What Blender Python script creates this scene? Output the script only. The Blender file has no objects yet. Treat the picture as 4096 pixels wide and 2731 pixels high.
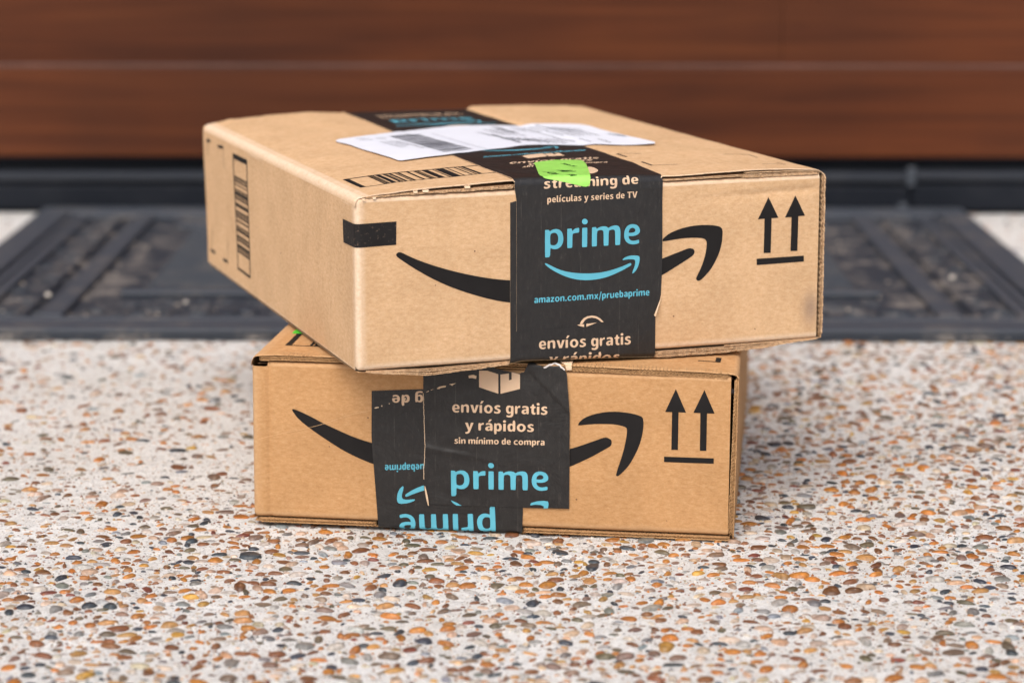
import bpy, bmesh, math, random
import numpy as np
from mathutils import Vector, Matrix, noise
from mathutils import geometry as mgeo

R = math.radians
scn = bpy.context.scene
COL = scn.collection

# ------------------------------------------------------------------ camera
cd = bpy.data.cameras.new('camera')
cam = bpy.data.objects.new('camera', cd)
COL.objects.link(cam)
cam.location = (0, 0, 0.36596)
cam.rotation_euler = (R(90) - 0.205998, 0.0, 0.0)
cam.rotation_euler = (Matrix.Rotation(0, 3, 'Z') @ cam.rotation_euler.to_matrix() @ Matrix.Rotation(0.0012, 3, 'Z')).to_euler()
cd.sensor_width = 36.0
cd.lens = 85.0
cd.clip_start = 0.05
cd.clip_end = 500
cd.dof.use_dof = True
cd.dof.focus_distance = 1.262
cd.dof.aperture_fstop = 6.8
cd.dof.aperture_blades = 9
scn.camera = cam
scn.render.resolution_x, scn.render.resolution_y = 1024, 682

# ------------------------------------------------------------------ light
SUN_EL, SUN_AZ = R(52), R(-16)       # azimuth measured from straight behind the camera, negative = from the left
world = bpy.data.worlds.new('World')
scn.world = world
world.use_nodes = True
wn = world.node_tree
sky = wn.nodes.new('ShaderNodeTexSky')
sky.sky_type = 'NISHITA'
sky.sun_disc = False
sky.sun_elevation = SUN_EL
sky.sun_rotation = math.pi - SUN_AZ
sky.air_density = 1.0
sky.dust_density = 5.0
sky.ozone_density = 0.6
bg = wn.nodes['Background']
bg.inputs['Strength'].default_value = 0.13
wn.links.new(sky.outputs[0], bg.inputs[0])
sl = bpy.data.lights.new('sun', 'SUN')
sun = bpy.data.objects.new('sun', sl)
COL.objects.link(sun)
sl.energy = 1.35
sl.angle = R(50)
sl.color = (1.0, 0.975, 0.94)
dirv = Vector((math.sin(SUN_AZ) * math.cos(SUN_EL), -math.cos(SUN_AZ) * math.cos(SUN_EL), math.sin(SUN_EL)))
sun.rotation_euler = dirv.to_track_quat('Z', 'Y').to_euler()
sun.location = (-1, -2, 4)

scn.view_settings.view_transform = 'Standard'
scn.view_settings.look = 'None'
scn.view_settings.gamma = 1.0
scn.view_settings.use_curve_mapping = False
scn.view_settings.exposure = 0.42
scn.cycles.max_bounces = 8
scn.cycles.use_denoising = True

# ------------------------------------------------------------------ measured geometry, millimetres on the box faces
BOX={'U': {'loc': [-0.07904, 1.20869, 0.09731], 'yaw': 0.34526, 'dim': [263.98, 348.07, 88.94], 'c': [[-0.18, 0.06, 0.22], [-0.25, 0.09, 88.85], [0.9, 347.75, -0.0], [-0.23, 348.16, 87.45], [264.41, -0.15, -0.22], [264.01, -0.01, 89.51], [263.98, 348.07, 0.0], [263.27, 348.33, 89.88]]}, 'L': {'loc': [-0.14007, 1.26572, 0.0022], 'yaw': -0.1152, 'dim': [260.0, 347.98, 88.61], 'c': [[-0.21, -0.02, 1.1], [0.41, 0.05, 89.46], [0.0, 347.98, 0.0], [0.0, 347.98, 88.61], [259.59, -0.05, -1.04], [260.69, 0.08, 87.67], [260.0, 347.98, 0.0], [260.0, 347.98, 88.61]]}}
def lerp_tab(tab,x):
    if x<=tab[0][0]: return tab[0][1]
    for (a,u),(b,v) in zip(tab,tab[1:]):
        if x<=b:
            f=(x-a)/(b-a); f=f*f*(3-2*f)*.5+f*.5
            return u+(v-u)*f
    return tab[-1][1]
# rise of the top flap above the side walls (mm) along the front and the back edge, and sag of the bottom flap
RISE={'U':([(0,.6),(5,1.4),(13,2.3),(33,4),(58,4.9),(82,5.9),(90,6.2),(130,5.4),(176,3.9),(218,4.9),(241,4.4),(258,3.4),(264,1.2)],
           [(0,.2),(8,2),(18,3.6),(45,4.8),(69,5.9),(93,4.6),(96,3.6),(140,3.2),(175,2.4),(182,4.6),(210,3.9),(240,2.6),(258,1.2),(264,0)]),
      'L':([(0,1.4),(4,2.4),(15,3),(170,2.4),(240,1.4),(254,.8),(260,.2)],[(0,.3),(15,2.4),(240,2.2),(260,.2)])}
SAG={'U':[(0,.5),(5,.9),(20,2.6),(38,4.5),(60,3.3),(84,1.8),(90,.9),(130,2.4),(168,4),(205,4),(225,3.2),(252,.8),(264,0)],
     'L':[(0,1.2),(20,1.8),(80,2),(240,2),(260,1.4)]}
def rise(b,x,y):
    f,k=RISE[b]; D=BOX[b]['dim'][1]; v=min(max(y/D,0),1)
    a=lerp_tab(f,x)*(1-v)+lerp_tab(k,x)*v
    return a
def warp(b,x,y,z):
    """nominal box millimetres -> local metres, following the slightly skewed corners"""
    B=BOX[b]; W,D,H=B['dim']; u,v,w=x/W,y/D,z/H
    r=[0,0,0]
    n=0
    for i in (0,1):
        for j in (0,1):
            for k in (0,1):
                f=(u if i else 1-u)*(v if j else 1-v)*(w if k else 1-w)
                c=B['c'][n]; n+=1
                r[0]+=f*c[0]; r[1]+=f*c[1]; r[2]+=f*c[2]
    return (r[0]/1e3,r[1]/1e3,r[2]/1e3)
def s_wrap(b,x,t,off=0.0):
    """strip over the front: t<0 under the bottom, 0..H up the front, above H over the top (mm)"""
    W,D,H=BOX[b]['dim']; zt=H+rise(b,x,0); zb=-lerp_tab(SAG[b],x); R=(3.6 if t>40 else 2.6) if b=='U' else 1.6
    if t>zt+R:
        y=t-zt
        if y>D: return warp(b,x,D+1.2+off,H+rise(b,x,D)-(y-D)-0.2)
        return warp(b,x,y,H+rise(b,x,y)+off)
    if t>zt-R:
        a=(t-(zt-R))/(2*R)*math.pi/2
        return warp(b,x,R-(R+off)*math.cos(a),zt-R+(R+off)*math.sin(a))
    if t<zb-R:
        return warp(b,x,zb-t,zb-off)
    if t<zb+R:
        a=((zb+R)-t)/(2*R)*math.pi/2
        return warp(b,x,R-(R+off)*math.cos(a),zb+R-(R+off)*math.sin(a))
    return warp(b,x,-off,t)
def s_top(b,x,y,off=0.0):
    H=BOX[b]['dim'][2]
    return warp(b,x,y,H+rise(b,x,y)+off)
def s_left(b,y,z,off=0.0):
    return warp(b,-off,y,z)

DATA = {}
DATA['prime'] = [[[102.06,67.93],[102.31,67.95],[104.27,67.94],[104.7,67.04],[106.05,67.91],[108.02,68.24],[109.98,67.83],[111.6,66.29],[112.29,63.37],[112.08,61.01],[111.08,59.03],[109.47,57.87],[107.69,57.53],[106.08,57.86],[104.97,58.43],[104.91,53.62],[102.33,53.53],[102.08,53.78]],[[104.95,65.47],[106.06,66.15],[107.48,66.35],[108.74,65.67],[109.35,64.21],[109.43,62.69],[109.14,61.01],[108.22,59.94],[106.97,59.61],[105.71,59.81],[104.96,60.19]],[[114.35,67.73],[114.71,67.98],[116.61,67.98],[117.01,67.65],[117.15,66.49],[118.58,67.77],[119.84,68.04],[121.03,68.07],[121.1,67.63],[121.11,65.6],[119.31,65.56],[117.88,65.3],[117.3,64.99],[117.26,58.07],[116.9,57.82],[114.74,57.74],[114.38,58.1]],[[122.79,67.81],[123.08,68.0],[125.42,67.97],[125.64,67.72],[125.58,58.01],[125.29,57.78],[122.95,57.78],[122.69,58.03]],[[128.27,67.75],[128.6,67.97],[130.29,68.01],[130.66,67.79],[130.91,66.92],[132.28,67.77],[134.09,68.21],[135.72,68.12],[136.81,67.72],[137.51,67.07],[138.81,67.85],[140.62,68.27],[142.07,68.29],[143.35,67.78],[144.09,66.55],[144.36,65.0],[144.26,58.18],[143.9,57.82],[141.79,57.8],[141.42,58.1],[141.37,64.82],[141.0,65.86],[140.09,66.25],[138.82,66.08],[137.73,65.7],[137.64,58.04],[137.24,57.82],[135.17,57.84],[134.88,58.09],[134.84,65.01],[134.47,65.95],[133.38,66.35],[132.11,66.18],[131.1,65.72],[131.08,58.14],[130.72,57.85],[128.54,57.8],[128.22,58.06]],[[154.99,60.04],[155.12,58.42],[154.76,58.1],[153.11,57.68],[151.28,57.61],[149.08,58.15],[147.43,59.54],[146.57,61.46],[146.41,63.52],[146.9,65.88],[148.27,67.68],[150.09,68.43],[151.92,68.4],[153.93,67.72],[155.15,66.28],[155.54,64.73],[155.25,63.55],[153.98,62.59],[151.97,62.12],[150.14,62.12],[148.97,62.29],[149.2,60.98],[150.16,59.9],[151.63,59.47],[153.28,59.65]],[[148.96,63.99],[149.2,65.24],[149.93,66.16],[151.02,66.54],[152.12,66.28],[152.82,65.56],[152.86,64.7],[152.32,64.12],[151.04,63.88],[149.76,63.88]],[[125.82,71.14],[125.7,70.57],[125.36,70.09],[124.84,69.8],[124.22,69.71],[123.61,69.86],[123.09,70.22],[122.74,70.73],[122.61,71.31],[122.73,71.88],[123.08,72.35],[123.6,72.65],[124.21,72.73],[124.82,72.58],[125.35,72.23],[125.69,71.72]]]
DATA['smile'] = [[[101.88,50.23],[102.34,50.55],[103.59,50.03],[106.45,48.44],[110.04,46.69],[113.64,45.45],[117.96,44.51],[122.65,43.89],[127.72,43.59],[132.8,43.66],[137.52,44.27],[142.61,45.44],[146.25,46.49],[149.72,47.76],[150.34,47.8],[150.71,47.26],[150.65,46.68],[150.1,46.3],[146.27,44.43],[141.9,42.67],[137.54,41.28],[133.54,40.5],[129.19,40.11],[125.2,40.15],[120.86,40.65],[116.53,41.7],[112.57,43.23],[108.97,45.05],[105.74,46.95],[103.23,48.8]],[[145.68,49.71],[146.04,50.38],[147.68,51.21],[149.87,51.7],[152.07,51.74],[154.27,51.51],[155.3,51.04],[155.5,49.66],[155.22,47.61],[154.51,45.42],[153.42,43.6],[152.15,42.47],[151.6,42.12],[151.31,42.42],[151.59,43.53],[152.49,45.54],[152.95,47.4],[152.97,48.78],[152.64,49.41],[151.35,49.73],[149.15,49.86],[147.33,49.72],[146.05,49.56]]]
DATA['tx'] = {"u_url":[[96.19,29.75],[161.22,29.84],[96.19,32.37]],"u_pel":[[103.28,82.25],[153.82,82.35],[103.28,84.69]],"u_str":[[101.4,89.68],[154.3,89.6],[101.55,93.6]],"u_env":[[98.86,4.94],[150.89,4.11],[98.85,9.28]],"u_rap":[[104.82,-0.96],[144.8,-9.61],[107.87,-7.45]],"t_env":[[103.57,153.58],[161.11,166.17],[106.42,159.98]],"t_rap":[[111.11,145.75],[153.74,157.09],[113.99,151.73]],"t_sin":[[104.93,136.78],[159.25,148.67],[106.98,141.14]],"t_url":[[99.95,186.1],[168.49,203.62],[101.9,190.39]],"l_env":[[108.89,63.55],[159.77,64.03],[108.87,67.89]],"l_rap":[[115.77,53.99],[152.67,54.35],[115.74,58.15]],"l_sin":[[110.16,46.44],[158.45,47.26],[110.14,48.89]],"a_url":[[93.74,34.3],[72.44,32.99],[93.75,31.42]],"a_str":[[93.11,72.5],[76.4,71.61],[93.12,68.34]]}
DATA['l_prime_anchor'] = [[108.48,21.84],[160.95,22.88],[131.94,37.29],[108.5,18.04]]
DATA['u_prime_anchor'] = [[102.08,58.19],[155.6,57.88],[124.21,72.71],[102.08,53.55]]
DATA['a_prime_anchor'] = [[132.3,12.39],[79.82,5.66],[132.39,3.64],[79.82,1.4]]
DATA['a_smile'] = [[[82.64,21.39],[82.29,19.08],[81.59,16.64],[81.88,14.53],[83.95,14.01],[86.9,14.43],[88.97,14.52],[88.38,13.59],[85.13,12.24],[81.59,11.67],[79.52,12.01],[78.93,14.11],[79.22,17.15],[80.4,19.91],[81.88,21.48]],[[93.66,22.56],[89.84,20.9],[86.31,18.95],[83.65,17.02],[83.47,16.11],[84.24,15.72],[88.08,17.51],[92.2,19.19],[95.14,20.09],[94.54,22.6]]]
DATA['b_smile'] = [[[108.28,15.01],[111.64,13.64],[114.29,12.25],[111.35,12.24],[109.58,13.44]],[[151.16,14.38],[152.03,15.44],[154.93,16.4],[158.42,16.78],[160.76,16.52],[161.07,15.09],[160.81,12.68],[158.36,12.57],[158.58,13.66],[156.71,14.43],[153.79,14.43],[151.46,13.97]]]
DATA['u_box_smile'] = [[[21.34,59.46],[21.75,60.39],[22.99,60.83],[24.1,60.68],[30.08,57.44],[38.98,53.66],[47.94,50.51],[56.96,47.79],[66.02,45.49],[75.14,43.62],[87.07,42.01],[100.47,40.98],[161.65,46.58],[168.47,48.98],[174.46,50.83],[183.03,53.53],[184.75,53.72],[186.49,53.22],[187.37,51.89],[186.96,50.31],[185.68,49.18],[178.83,45.38],[168.58,39.98],[157.49,36.05],[112.14,26.28],[87.06,30.1],[77.41,31.82],[68.26,34.38],[56.91,38.38],[47.89,42.23],[38.93,46.92],[30.03,52.45],[21.86,58.35]],[[168.7,58.72],[168.99,59.7],[172.6,62.29],[178.58,64.35],[185.45,65.57],[193.23,65.79],[199.31,65.02],[201.92,64.28],[203.16,63.21],[203.59,60.99],[203.16,55.4],[201.72,50.27],[199.61,45.97],[196.64,41.32],[191.92,36.77],[190.2,35.87],[188.99,36.02],[188.23,36.99],[188.44,37.79],[190.97,42.46],[193.06,47.96],[194.07,52.71],[194.32,56.3],[193.56,57.74],[192.03,58.62],[187.27,59.17],[180.8,59.25],[174.36,58.69],[170.08,58.17],[168.88,58.24]]]
DATA['l_box_smile'] = [[[21.91,61.27],[22.06,61.85],[23.19,61.75],[26.58,60.58],[32.23,58.05],[39.28,54.42],[46.34,51.38],[53.4,48.47],[59.05,46.53],[65.82,44.63],[71.75,43.27],[165.69,43.76],[172.19,45.58],[178.32,47.79],[185.51,50.66],[189.45,52.3],[191.25,52.63],[193.8,51.53],[194.12,49.87],[193.87,48.38],[192.8,47.41],[183.86,41.85],[178.48,39.03],[172.36,35.88],[165.85,33.3],[71.73,31.74],[66.08,33.1],[60.42,35.19],[54.77,37.57],[49.11,40.39],[43.46,43.78],[37.81,47.31],[32.17,51.14],[27.94,54.3],[24.56,57.34],[22.74,59.86]],[[175.95,58.85],[176.83,60.55],[179.5,62.88],[184.15,64.89],[190.61,66.42],[197.09,66.77],[203.21,66.25],[206.82,65.53],[210.26,64.36],[210.78,60.69],[210.46,56.23],[209.33,50.63],[207.3,44.99],[203.84,38.16],[200.32,33.92],[197.84,31.65],[196.93,31.73],[196.74,32.28],[197.4,35.29],[199.43,41.71],[201.09,48.47],[201.87,53.69],[202.06,56.66],[201.59,58.5],[197.96,59.47],[194.35,59.9],[188.94,59.81],[183.53,59.5],[176.32,58.49]]]
DATA['u_arrow'] = [[[230.1,78.73],[236.17,67.26],[232.11,67.23],[232.14,48.45],[227.94,48.61],[227.96,67.21],[224.05,67.02]],[[246.02,78.81],[252.06,67.55],[248.06,67.44],[248.05,48.64],[243.9,48.76],[243.97,67.25],[240.07,67.22]],[[223.81,45.7],[251.95,45.86],[252.12,42.61],[223.96,42.29]]]
DATA['l_arrow'] = [[[227.24,80.12],[232.94,67.58],[229.01,67.62],[229.2,47.16],[225.72,47.1],[225.57,67.57],[221.92,67.58]],[[242.22,80.13],[247.94,67.64],[243.95,67.57],[244.19,47.22],[240.76,47.16],[240.45,67.59],[236.8,67.68]],[[222.0,43.25],[248.25,43.34],[248.27,40.37],[222.01,40.28]]]
DATA['u_patch'] = [[-0.6,76.77],[21.38,76.78],[21.53,64.72],[-0.76,64.62],[22.81,75.83],[21.9,63.67]]
DATA['tape_over_L'] = [[86.63,81.65],[86.39,51.29],[86.36,15.29],[85.86,90.3],[85.49,97.07],[85.84,124.63],[85.38,156.77],[86.59,182.33],[86.3,198.7],[89.22,315.03],[91.77,348.78],[91.44,392.58]]
DATA['tape_over_R'] = [[168.07,84.31],[168.34,60.53],[168.55,42.58],[167.66,26.2],[168.2,87.0],[168.33,96.52],[174.34,144.22],[176.57,187.49],[175.83,228.07],[174.71,342.43],[172.4,385.72],[173.49,443.18]]
DATA['tape_over_B'] = [[86.43,15.23],[114.21,16.0],[136.57,17.2],[162.13,18.28],[164.67,21.22]]
DATA['tape_under_L'] = [[83.52,82.02],[82.92,31.69],[82.9,13.53],[83.12,83.35],[83.8,83.57]]
DATA['tape_under_R'] = [[165.01,17.06],[164.6,0.82]]
DATA['A_out'] = [[65.28,73.48],[92.99,75.4],[65.11,48.51],[68.44,0.31],[147.1,12.41],[147.23,1.86]]
DATA['B_out'] = [[93.2,82.57],[93.23,73.39],[93.74,57.94],[94.25,43.62],[93.63,31.59],[93.66,22.56],[94.57,12.33],[114.58,12.26],[147.1,12.41],[172.16,12.91],[171.87,40.63],[171.57,65.52],[169.95,86.64],[168.89,88.37],[165.97,90.56],[163.05,91.26],[157.38,89.45],[152.1,91.62],[149.23,91.44],[147.61,88.24],[147.06,86.58],[143.03,86.03],[140.71,86.36],[137.26,85.25],[134.37,85.15],[132.32,87.73],[128.57,87.31],[119.9,86.72],[108.3,85.86]]
DATA['icon_E'] = [[[123.08,86.71],[123.15,77.69],[133.44,74.5],[133.33,85.11],[127.42,86.86]],[[134.49,84.98],[134.6,74.48],[144.97,77.56],[144.88,85.33],[140.42,86.53],[140.47,82.41],[139.03,82.01],[138.99,85.72]]]
DATA['icon_J'] = [[[122.68,185.62],[127.98,190.71],[138.6,194.48],[136.22,180.93],[122.49,174.65]],[[136.98,180.75],[138.59,192.61],[144.45,195.18],[143.12,188.33],[144.69,189.17],[145.68,194.98],[148.41,194.54],[147.35,182.48]]]
DATA['icon_H'] = [[[120.14,16.57],[124.1,16.75],[124.1,15.21],[122.12,15.75]],[[125.36,16.8],[131.32,17.13],[125.37,15.19]],[[121.57,16.81],[122.47,18.47],[123.9,19.91],[125.88,20.81],[128.4,21.09],[131.12,20.47],[133.3,19.13],[135.19,17.15],[133.85,17.17],[132.39,18.5],[130.76,19.46],[128.41,19.99],[126.24,19.76],[124.63,18.84],[123.01,16.79]]]
DATA['icon_round'] = [[140.25,130.35],[141.97,130.74],[142.3,124.9],[140.84,116.68],[138.22,110.44],[133.47,104.12],[130.77,102.82],[131.74,108.53]]
DATA['label'] = [[45.74,198.31],[50.14,204.79],[68.49,208.03],[90.42,222.24],[114.6,240.35],[134.55,248.37],[164.0,247.92],[179.95,236.17],[199.49,227.62],[210.4,216.62],[209.93,184.09],[212.52,148.42],[215.1,125.76],[214.74,118.15],[211.55,111.83],[193.67,120.38],[179.17,131.63],[158.25,138.9],[147.18,140.87],[136.1,136.25],[126.57,129.2],[116.01,125.47],[86.81,105.25],[69.6,100.3],[55.24,96.77],[53.44,98.04],[53.13,102.74],[50.68,132.74],[47.66,165.5],[48.05,171.61],[44.75,193.16]]
DATA['lab_bar'] = [[78.73,199.66],[100.25,210.68],[106.31,126.72],[85.06,113.5]]
DATA['lab_lines'] = [[[75.13,175.67],[80.0,136.93]],[[57.86,197.44],[65.25,193.93]],[[57.8,190.85],[65.08,187.07]],[[68.3,191.59],[74.72,191.13]],[[67.82,186.89],[72.99,185.44]],[[108.77,210.26],[110.88,163.39],[113.54,123.76]],[[136.5,210.49],[139.43,184.11]],[[137.36,205.92],[142.0,171.1]],[[140.2,194.44],[141.89,181.46],[141.07,163.1],[142.75,150.68]],[[139.84,175.68],[144.16,158.48]],[[143.66,176.97],[158.05,168.95],[162.08,151.52]],[[144.1,171.53],[157.72,162.88]],[[143.79,166.67],[156.48,156.96]],[[155.31,237.52],[158.38,204.41]],[[156.92,236.41],[159.79,204.23]],[[158.23,234.46],[160.46,202.01]],[[181.85,211.66],[192.79,190.94]],[[181.33,206.3],[195.02,183.99]],[[185.28,210.16],[198.37,195.02]],[[204.0,168.22],[209.89,150.31]],[[205.26,167.68],[210.46,154.05]],[[173.5,166.37],[176.21,148.41]],[[181.18,154.97],[182.82,138.4]],[[191.26,149.9],[191.67,130.66]],[[173.01,203.98],[173.5,166.37]]]
DATA['u_bar'] = [[9.78,58.66],[86.46,61.15],[86.36,29.28],[11.01,26.18],[13.59,55.82],[13.47,26.86]]
DATA['u_bar_b'] = [[23.88,26.51],[24.79,26.08],[25.14,26.29],[25.99,25.94],[26.34,26.16],[27.04,26.0],[27.96,25.62],[30.44,25.63],[32.04,26.09],[33.38,26.39],[33.82,26.75],[34.34,27.07],[35.27,27.14],[36.71,27.47],[38.68,27.41],[39.36,27.57],[40.03,27.72],[41.38,28.03],[45.32,28.31],[46.59,28.64],[49.45,29.07],[50.55,29.22],[50.98,29.24],[51.55,29.47],[51.98,29.49],[52.51,29.44],[54.05,29.65],[57.55,30.04],[60.01,30.46],[60.7,30.65],[61.56,30.7],[66.32,31.02],[68.01,31.01],[68.68,31.12],[72.27,31.04],[73.12,31.06],[74.67,31.24],[75.37,31.42],[76.42,31.36],[78.18,31.54]]
DATA['l_bar'] = [[13.46,21.22],[16.61,24.0],[26.87,25.27],[13.61,55.05],[26.74,36.39]]
DATA['green_L'] = [[10.22,59.08],[10.67,70.95],[12.95,80.05],[21.37,80.82],[27.5,56.99],[18.13,55.75],[11.19,56.56]]
DATA['green'] = [[117.66,152.95],[120.0,155.89],[130.99,161.23],[140.3,161.87],[147.81,158.9],[147.18,153.66],[144.4,143.52],[136.86,120.78],[128.27,96.83],[127.24,92.65],[126.57,90.07],[124.86,89.47],[121.86,90.03],[114.22,92.26],[108.04,93.95],[103.57,95.07],[101.7,96.15],[101.81,102.74],[112.05,134.06],[116.02,147.02]]
DATA['left_bar'] = [[265.41,81.4],[230.95,81.2],[227.22,9.17],[264.82,8.89]]
DATA['marks_L'] = [[[338.08,81.08],[327.27,81.53]],[[334.7,80.34],[336.23,71.25]],[[306.6,80.8],[291.99,81.61]],[[291.46,81.48],[291.28,68.02]],[[291.08,23.05],[290.88,11.34]],[[304.51,8.76],[291.2,9.2]],[[333.93,23.67],[334.36,12.21]],[[339.27,9.41],[326.06,9.2]]]
DATA['marks_T'] = [[[179.89,91.9],[180.07,77.58]],[[180.08,91.66],[192.49,85.77]],[[180.01,56.15],[179.63,40.54]],[[179.63,40.54],[193.28,36.8]],[[234.05,67.07],[248.72,64.32],[247.35,50.29]],[[236.74,22.09],[249.63,18.97],[248.4,28.28]]]
DATA['mark_LT'] = [[237.63,24.16],[248.88,24.77],[248.7,35.09],[250.33,35.76],[250.42,24.97],[248.74,24.72]]
DATA['hole'] = [[0.64,88.13],[8.46,88.24],[8.5,86.78],[7.99,85.16],[3.21,85.29],[1.62,85.68],[0.91,86.82]]
DATA['scratch'] = [[17.94,48.59],[28.76,51.16],[39.28,54.42],[53.17,59.82],[64.73,62.81]]
DATA['flecks'] = [[[66.61,64.12],[67.78,64.76],[69.25,64.81],[69.13,64.45],[67.49,63.91]],[[70.43,65.56],[71.01,65.94],[71.13,65.23],[70.6,64.98]],[[74.41,66.9],[75.23,67.17],[75.0,66.44]],[[82.43,70.04],[83.42,70.37],[83.89,69.62],[83.07,68.87],[82.6,69.33]],[[94.74,74.04],[96.14,74.92],[96.26,74.44],[94.98,73.93]],[[97.3,75.43],[99.05,75.85],[97.42,75.08]],[[100.5,76.31],[101.95,77.25],[104.28,77.8],[105.56,77.79],[105.15,77.06],[102.54,76.56],[101.96,75.95],[100.91,75.91]],[[106.89,78.72],[110.96,79.45],[109.22,78.57],[108.81,77.96],[107.76,78.52]],[[117.48,83.81],[119.91,84.37],[121.77,83.84],[121.55,82.18],[119.35,82.58],[117.61,82.4]]]
DATA['u_backtxt'] = [[[102.16,348.49],[168.96,356.56],[104.67,354.75]],[[108.65,413.36],[162.84,426.04],[111.94,420.41]]]
DATA['u_backprime'] = [[107.38,381.4],[163.58,372.19],[128.74,411.43]]

# ------------------------------------------------------------------ helpers
def nz(x, y=0.0, z=0.0, s=1.0):
    return noise.noise((x * s, y * s, z * s))

def link(o, parent=None):
    COL.objects.link(o)
    if parent is not None:
        o.parent = parent
    return o

def mesh_obj(name, verts, faces, mat, parent=None, smooth=True, mats=None, attr=None):
    me = bpy.data.meshes.new(name)
    me.from_pydata([tuple(v) for v in verts], [], faces)
    if mats:
        for m in mats:
            me.materials.append(m)
    else:
        me.materials.append(mat)
    if smooth:
        me.polygons.foreach_set('use_smooth', [True] * len(me.polygons))
    if attr:
        for an, vals in attr.items():
            a = me.attributes.new(an, 'FLOAT', 'POINT')
            a.data.foreach_set('value', vals)
    me.update()
    return link(bpy.data.objects.new(name, me), parent)

def thing(name, label, cat, loc, rz=0.0, group=None):
    o = bpy.data.objects.new(name, None)
    o.empty_display_size = 0.05
    o.location = loc
    o.rotation_euler = (0, 0, rz)
    o['label'] = label
    o['category'] = cat
    if group:
        o['group'] = group
    return link(o)

def grid_faces(nu, nv):
    return [(i * nv + j, (i + 1) * nv + j, (i + 1) * nv + j + 1, i * nv + j + 1) for i in range(nu - 1) for j in range(nv - 1)]

# ------------------------------------------------------------------ materials
def mat_new(name):
    m = bpy.data.materials.new(name)
    m.use_nodes = True
    nt = m.node_tree
    return m, nt, nt.nodes['Principled BSDF']

def N(nt, t, **kw):
    n = nt.nodes.new(t)
    for k, v in kw.items():
        if k in n.inputs:
            n.inputs[k].default_value = v
        else:
            setattr(n, k, v)
    return n

def noise_tex(nt, scale, detail=4.0, rough=0.55, stretch=None, coord='Object', dist=0.0):
    tc = nt.nodes.new('ShaderNodeTexCoord')
    mp = nt.nodes.new('ShaderNodeMapping')
    if stretch:
        mp.inputs['Scale'].default_value = stretch
    n = nt.nodes.new('ShaderNodeTexNoise')
    n.inputs['Scale'].default_value = scale
    n.inputs['Detail'].default_value = detail
    n.inputs['Roughness'].default_value = rough
    n.inputs['Distortion'].default_value = dist
    nt.links.new(tc.outputs[coord], mp.inputs[0])
    nt.links.new(mp.outputs[0], n.inputs[0])
    return n

def ramp(nt, src, stops, mode='LINEAR'):
    r = nt.nodes.new('ShaderNodeValToRGB')
    r.color_ramp.interpolation = mode
    el = r.color_ramp.elements
    while len(el) < len(stops):
        el.new(0.5)
    for e, (p, c) in zip(el, stops):
        e.position = p
        e.color = c if len(c) == 4 else (*c, 1)
    nt.links.new(src, r.inputs[0])
    return r

def mix(nt, a, b, f, mode='MIX'):
    m = nt.nodes.new('ShaderNodeMix')
    m.data_type = 'RGBA'
    m.blend_type = mode
    for sock, v in ((m.inputs[0], f), (m.inputs[6], a), (m.inputs[7], b)):
        if hasattr(v, 'is_linked'):
            nt.links.new(v, sock)
        elif isinstance(v, (int, float)):
            sock.default_value = v
        else:
            sock.default_value = (*v, 1) if len(v) == 3 else v
    return m.outputs[2]

def bump(nt, bsdf, src, strength, dist):
    b = nt.nodes.new('ShaderNodeBump')
    b.inputs['Strength'].default_value = strength
    b.inputs['Distance'].default_value = dist
    nt.links.new(src, b.inputs['Height'])
    prev = bsdf.inputs['Normal'].links
    if prev:
        nt.links.new(prev[0].from_socket, b.inputs['Normal'])
    nt.links.new(b.outputs[0], bsdf.inputs['Normal'])

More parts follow.
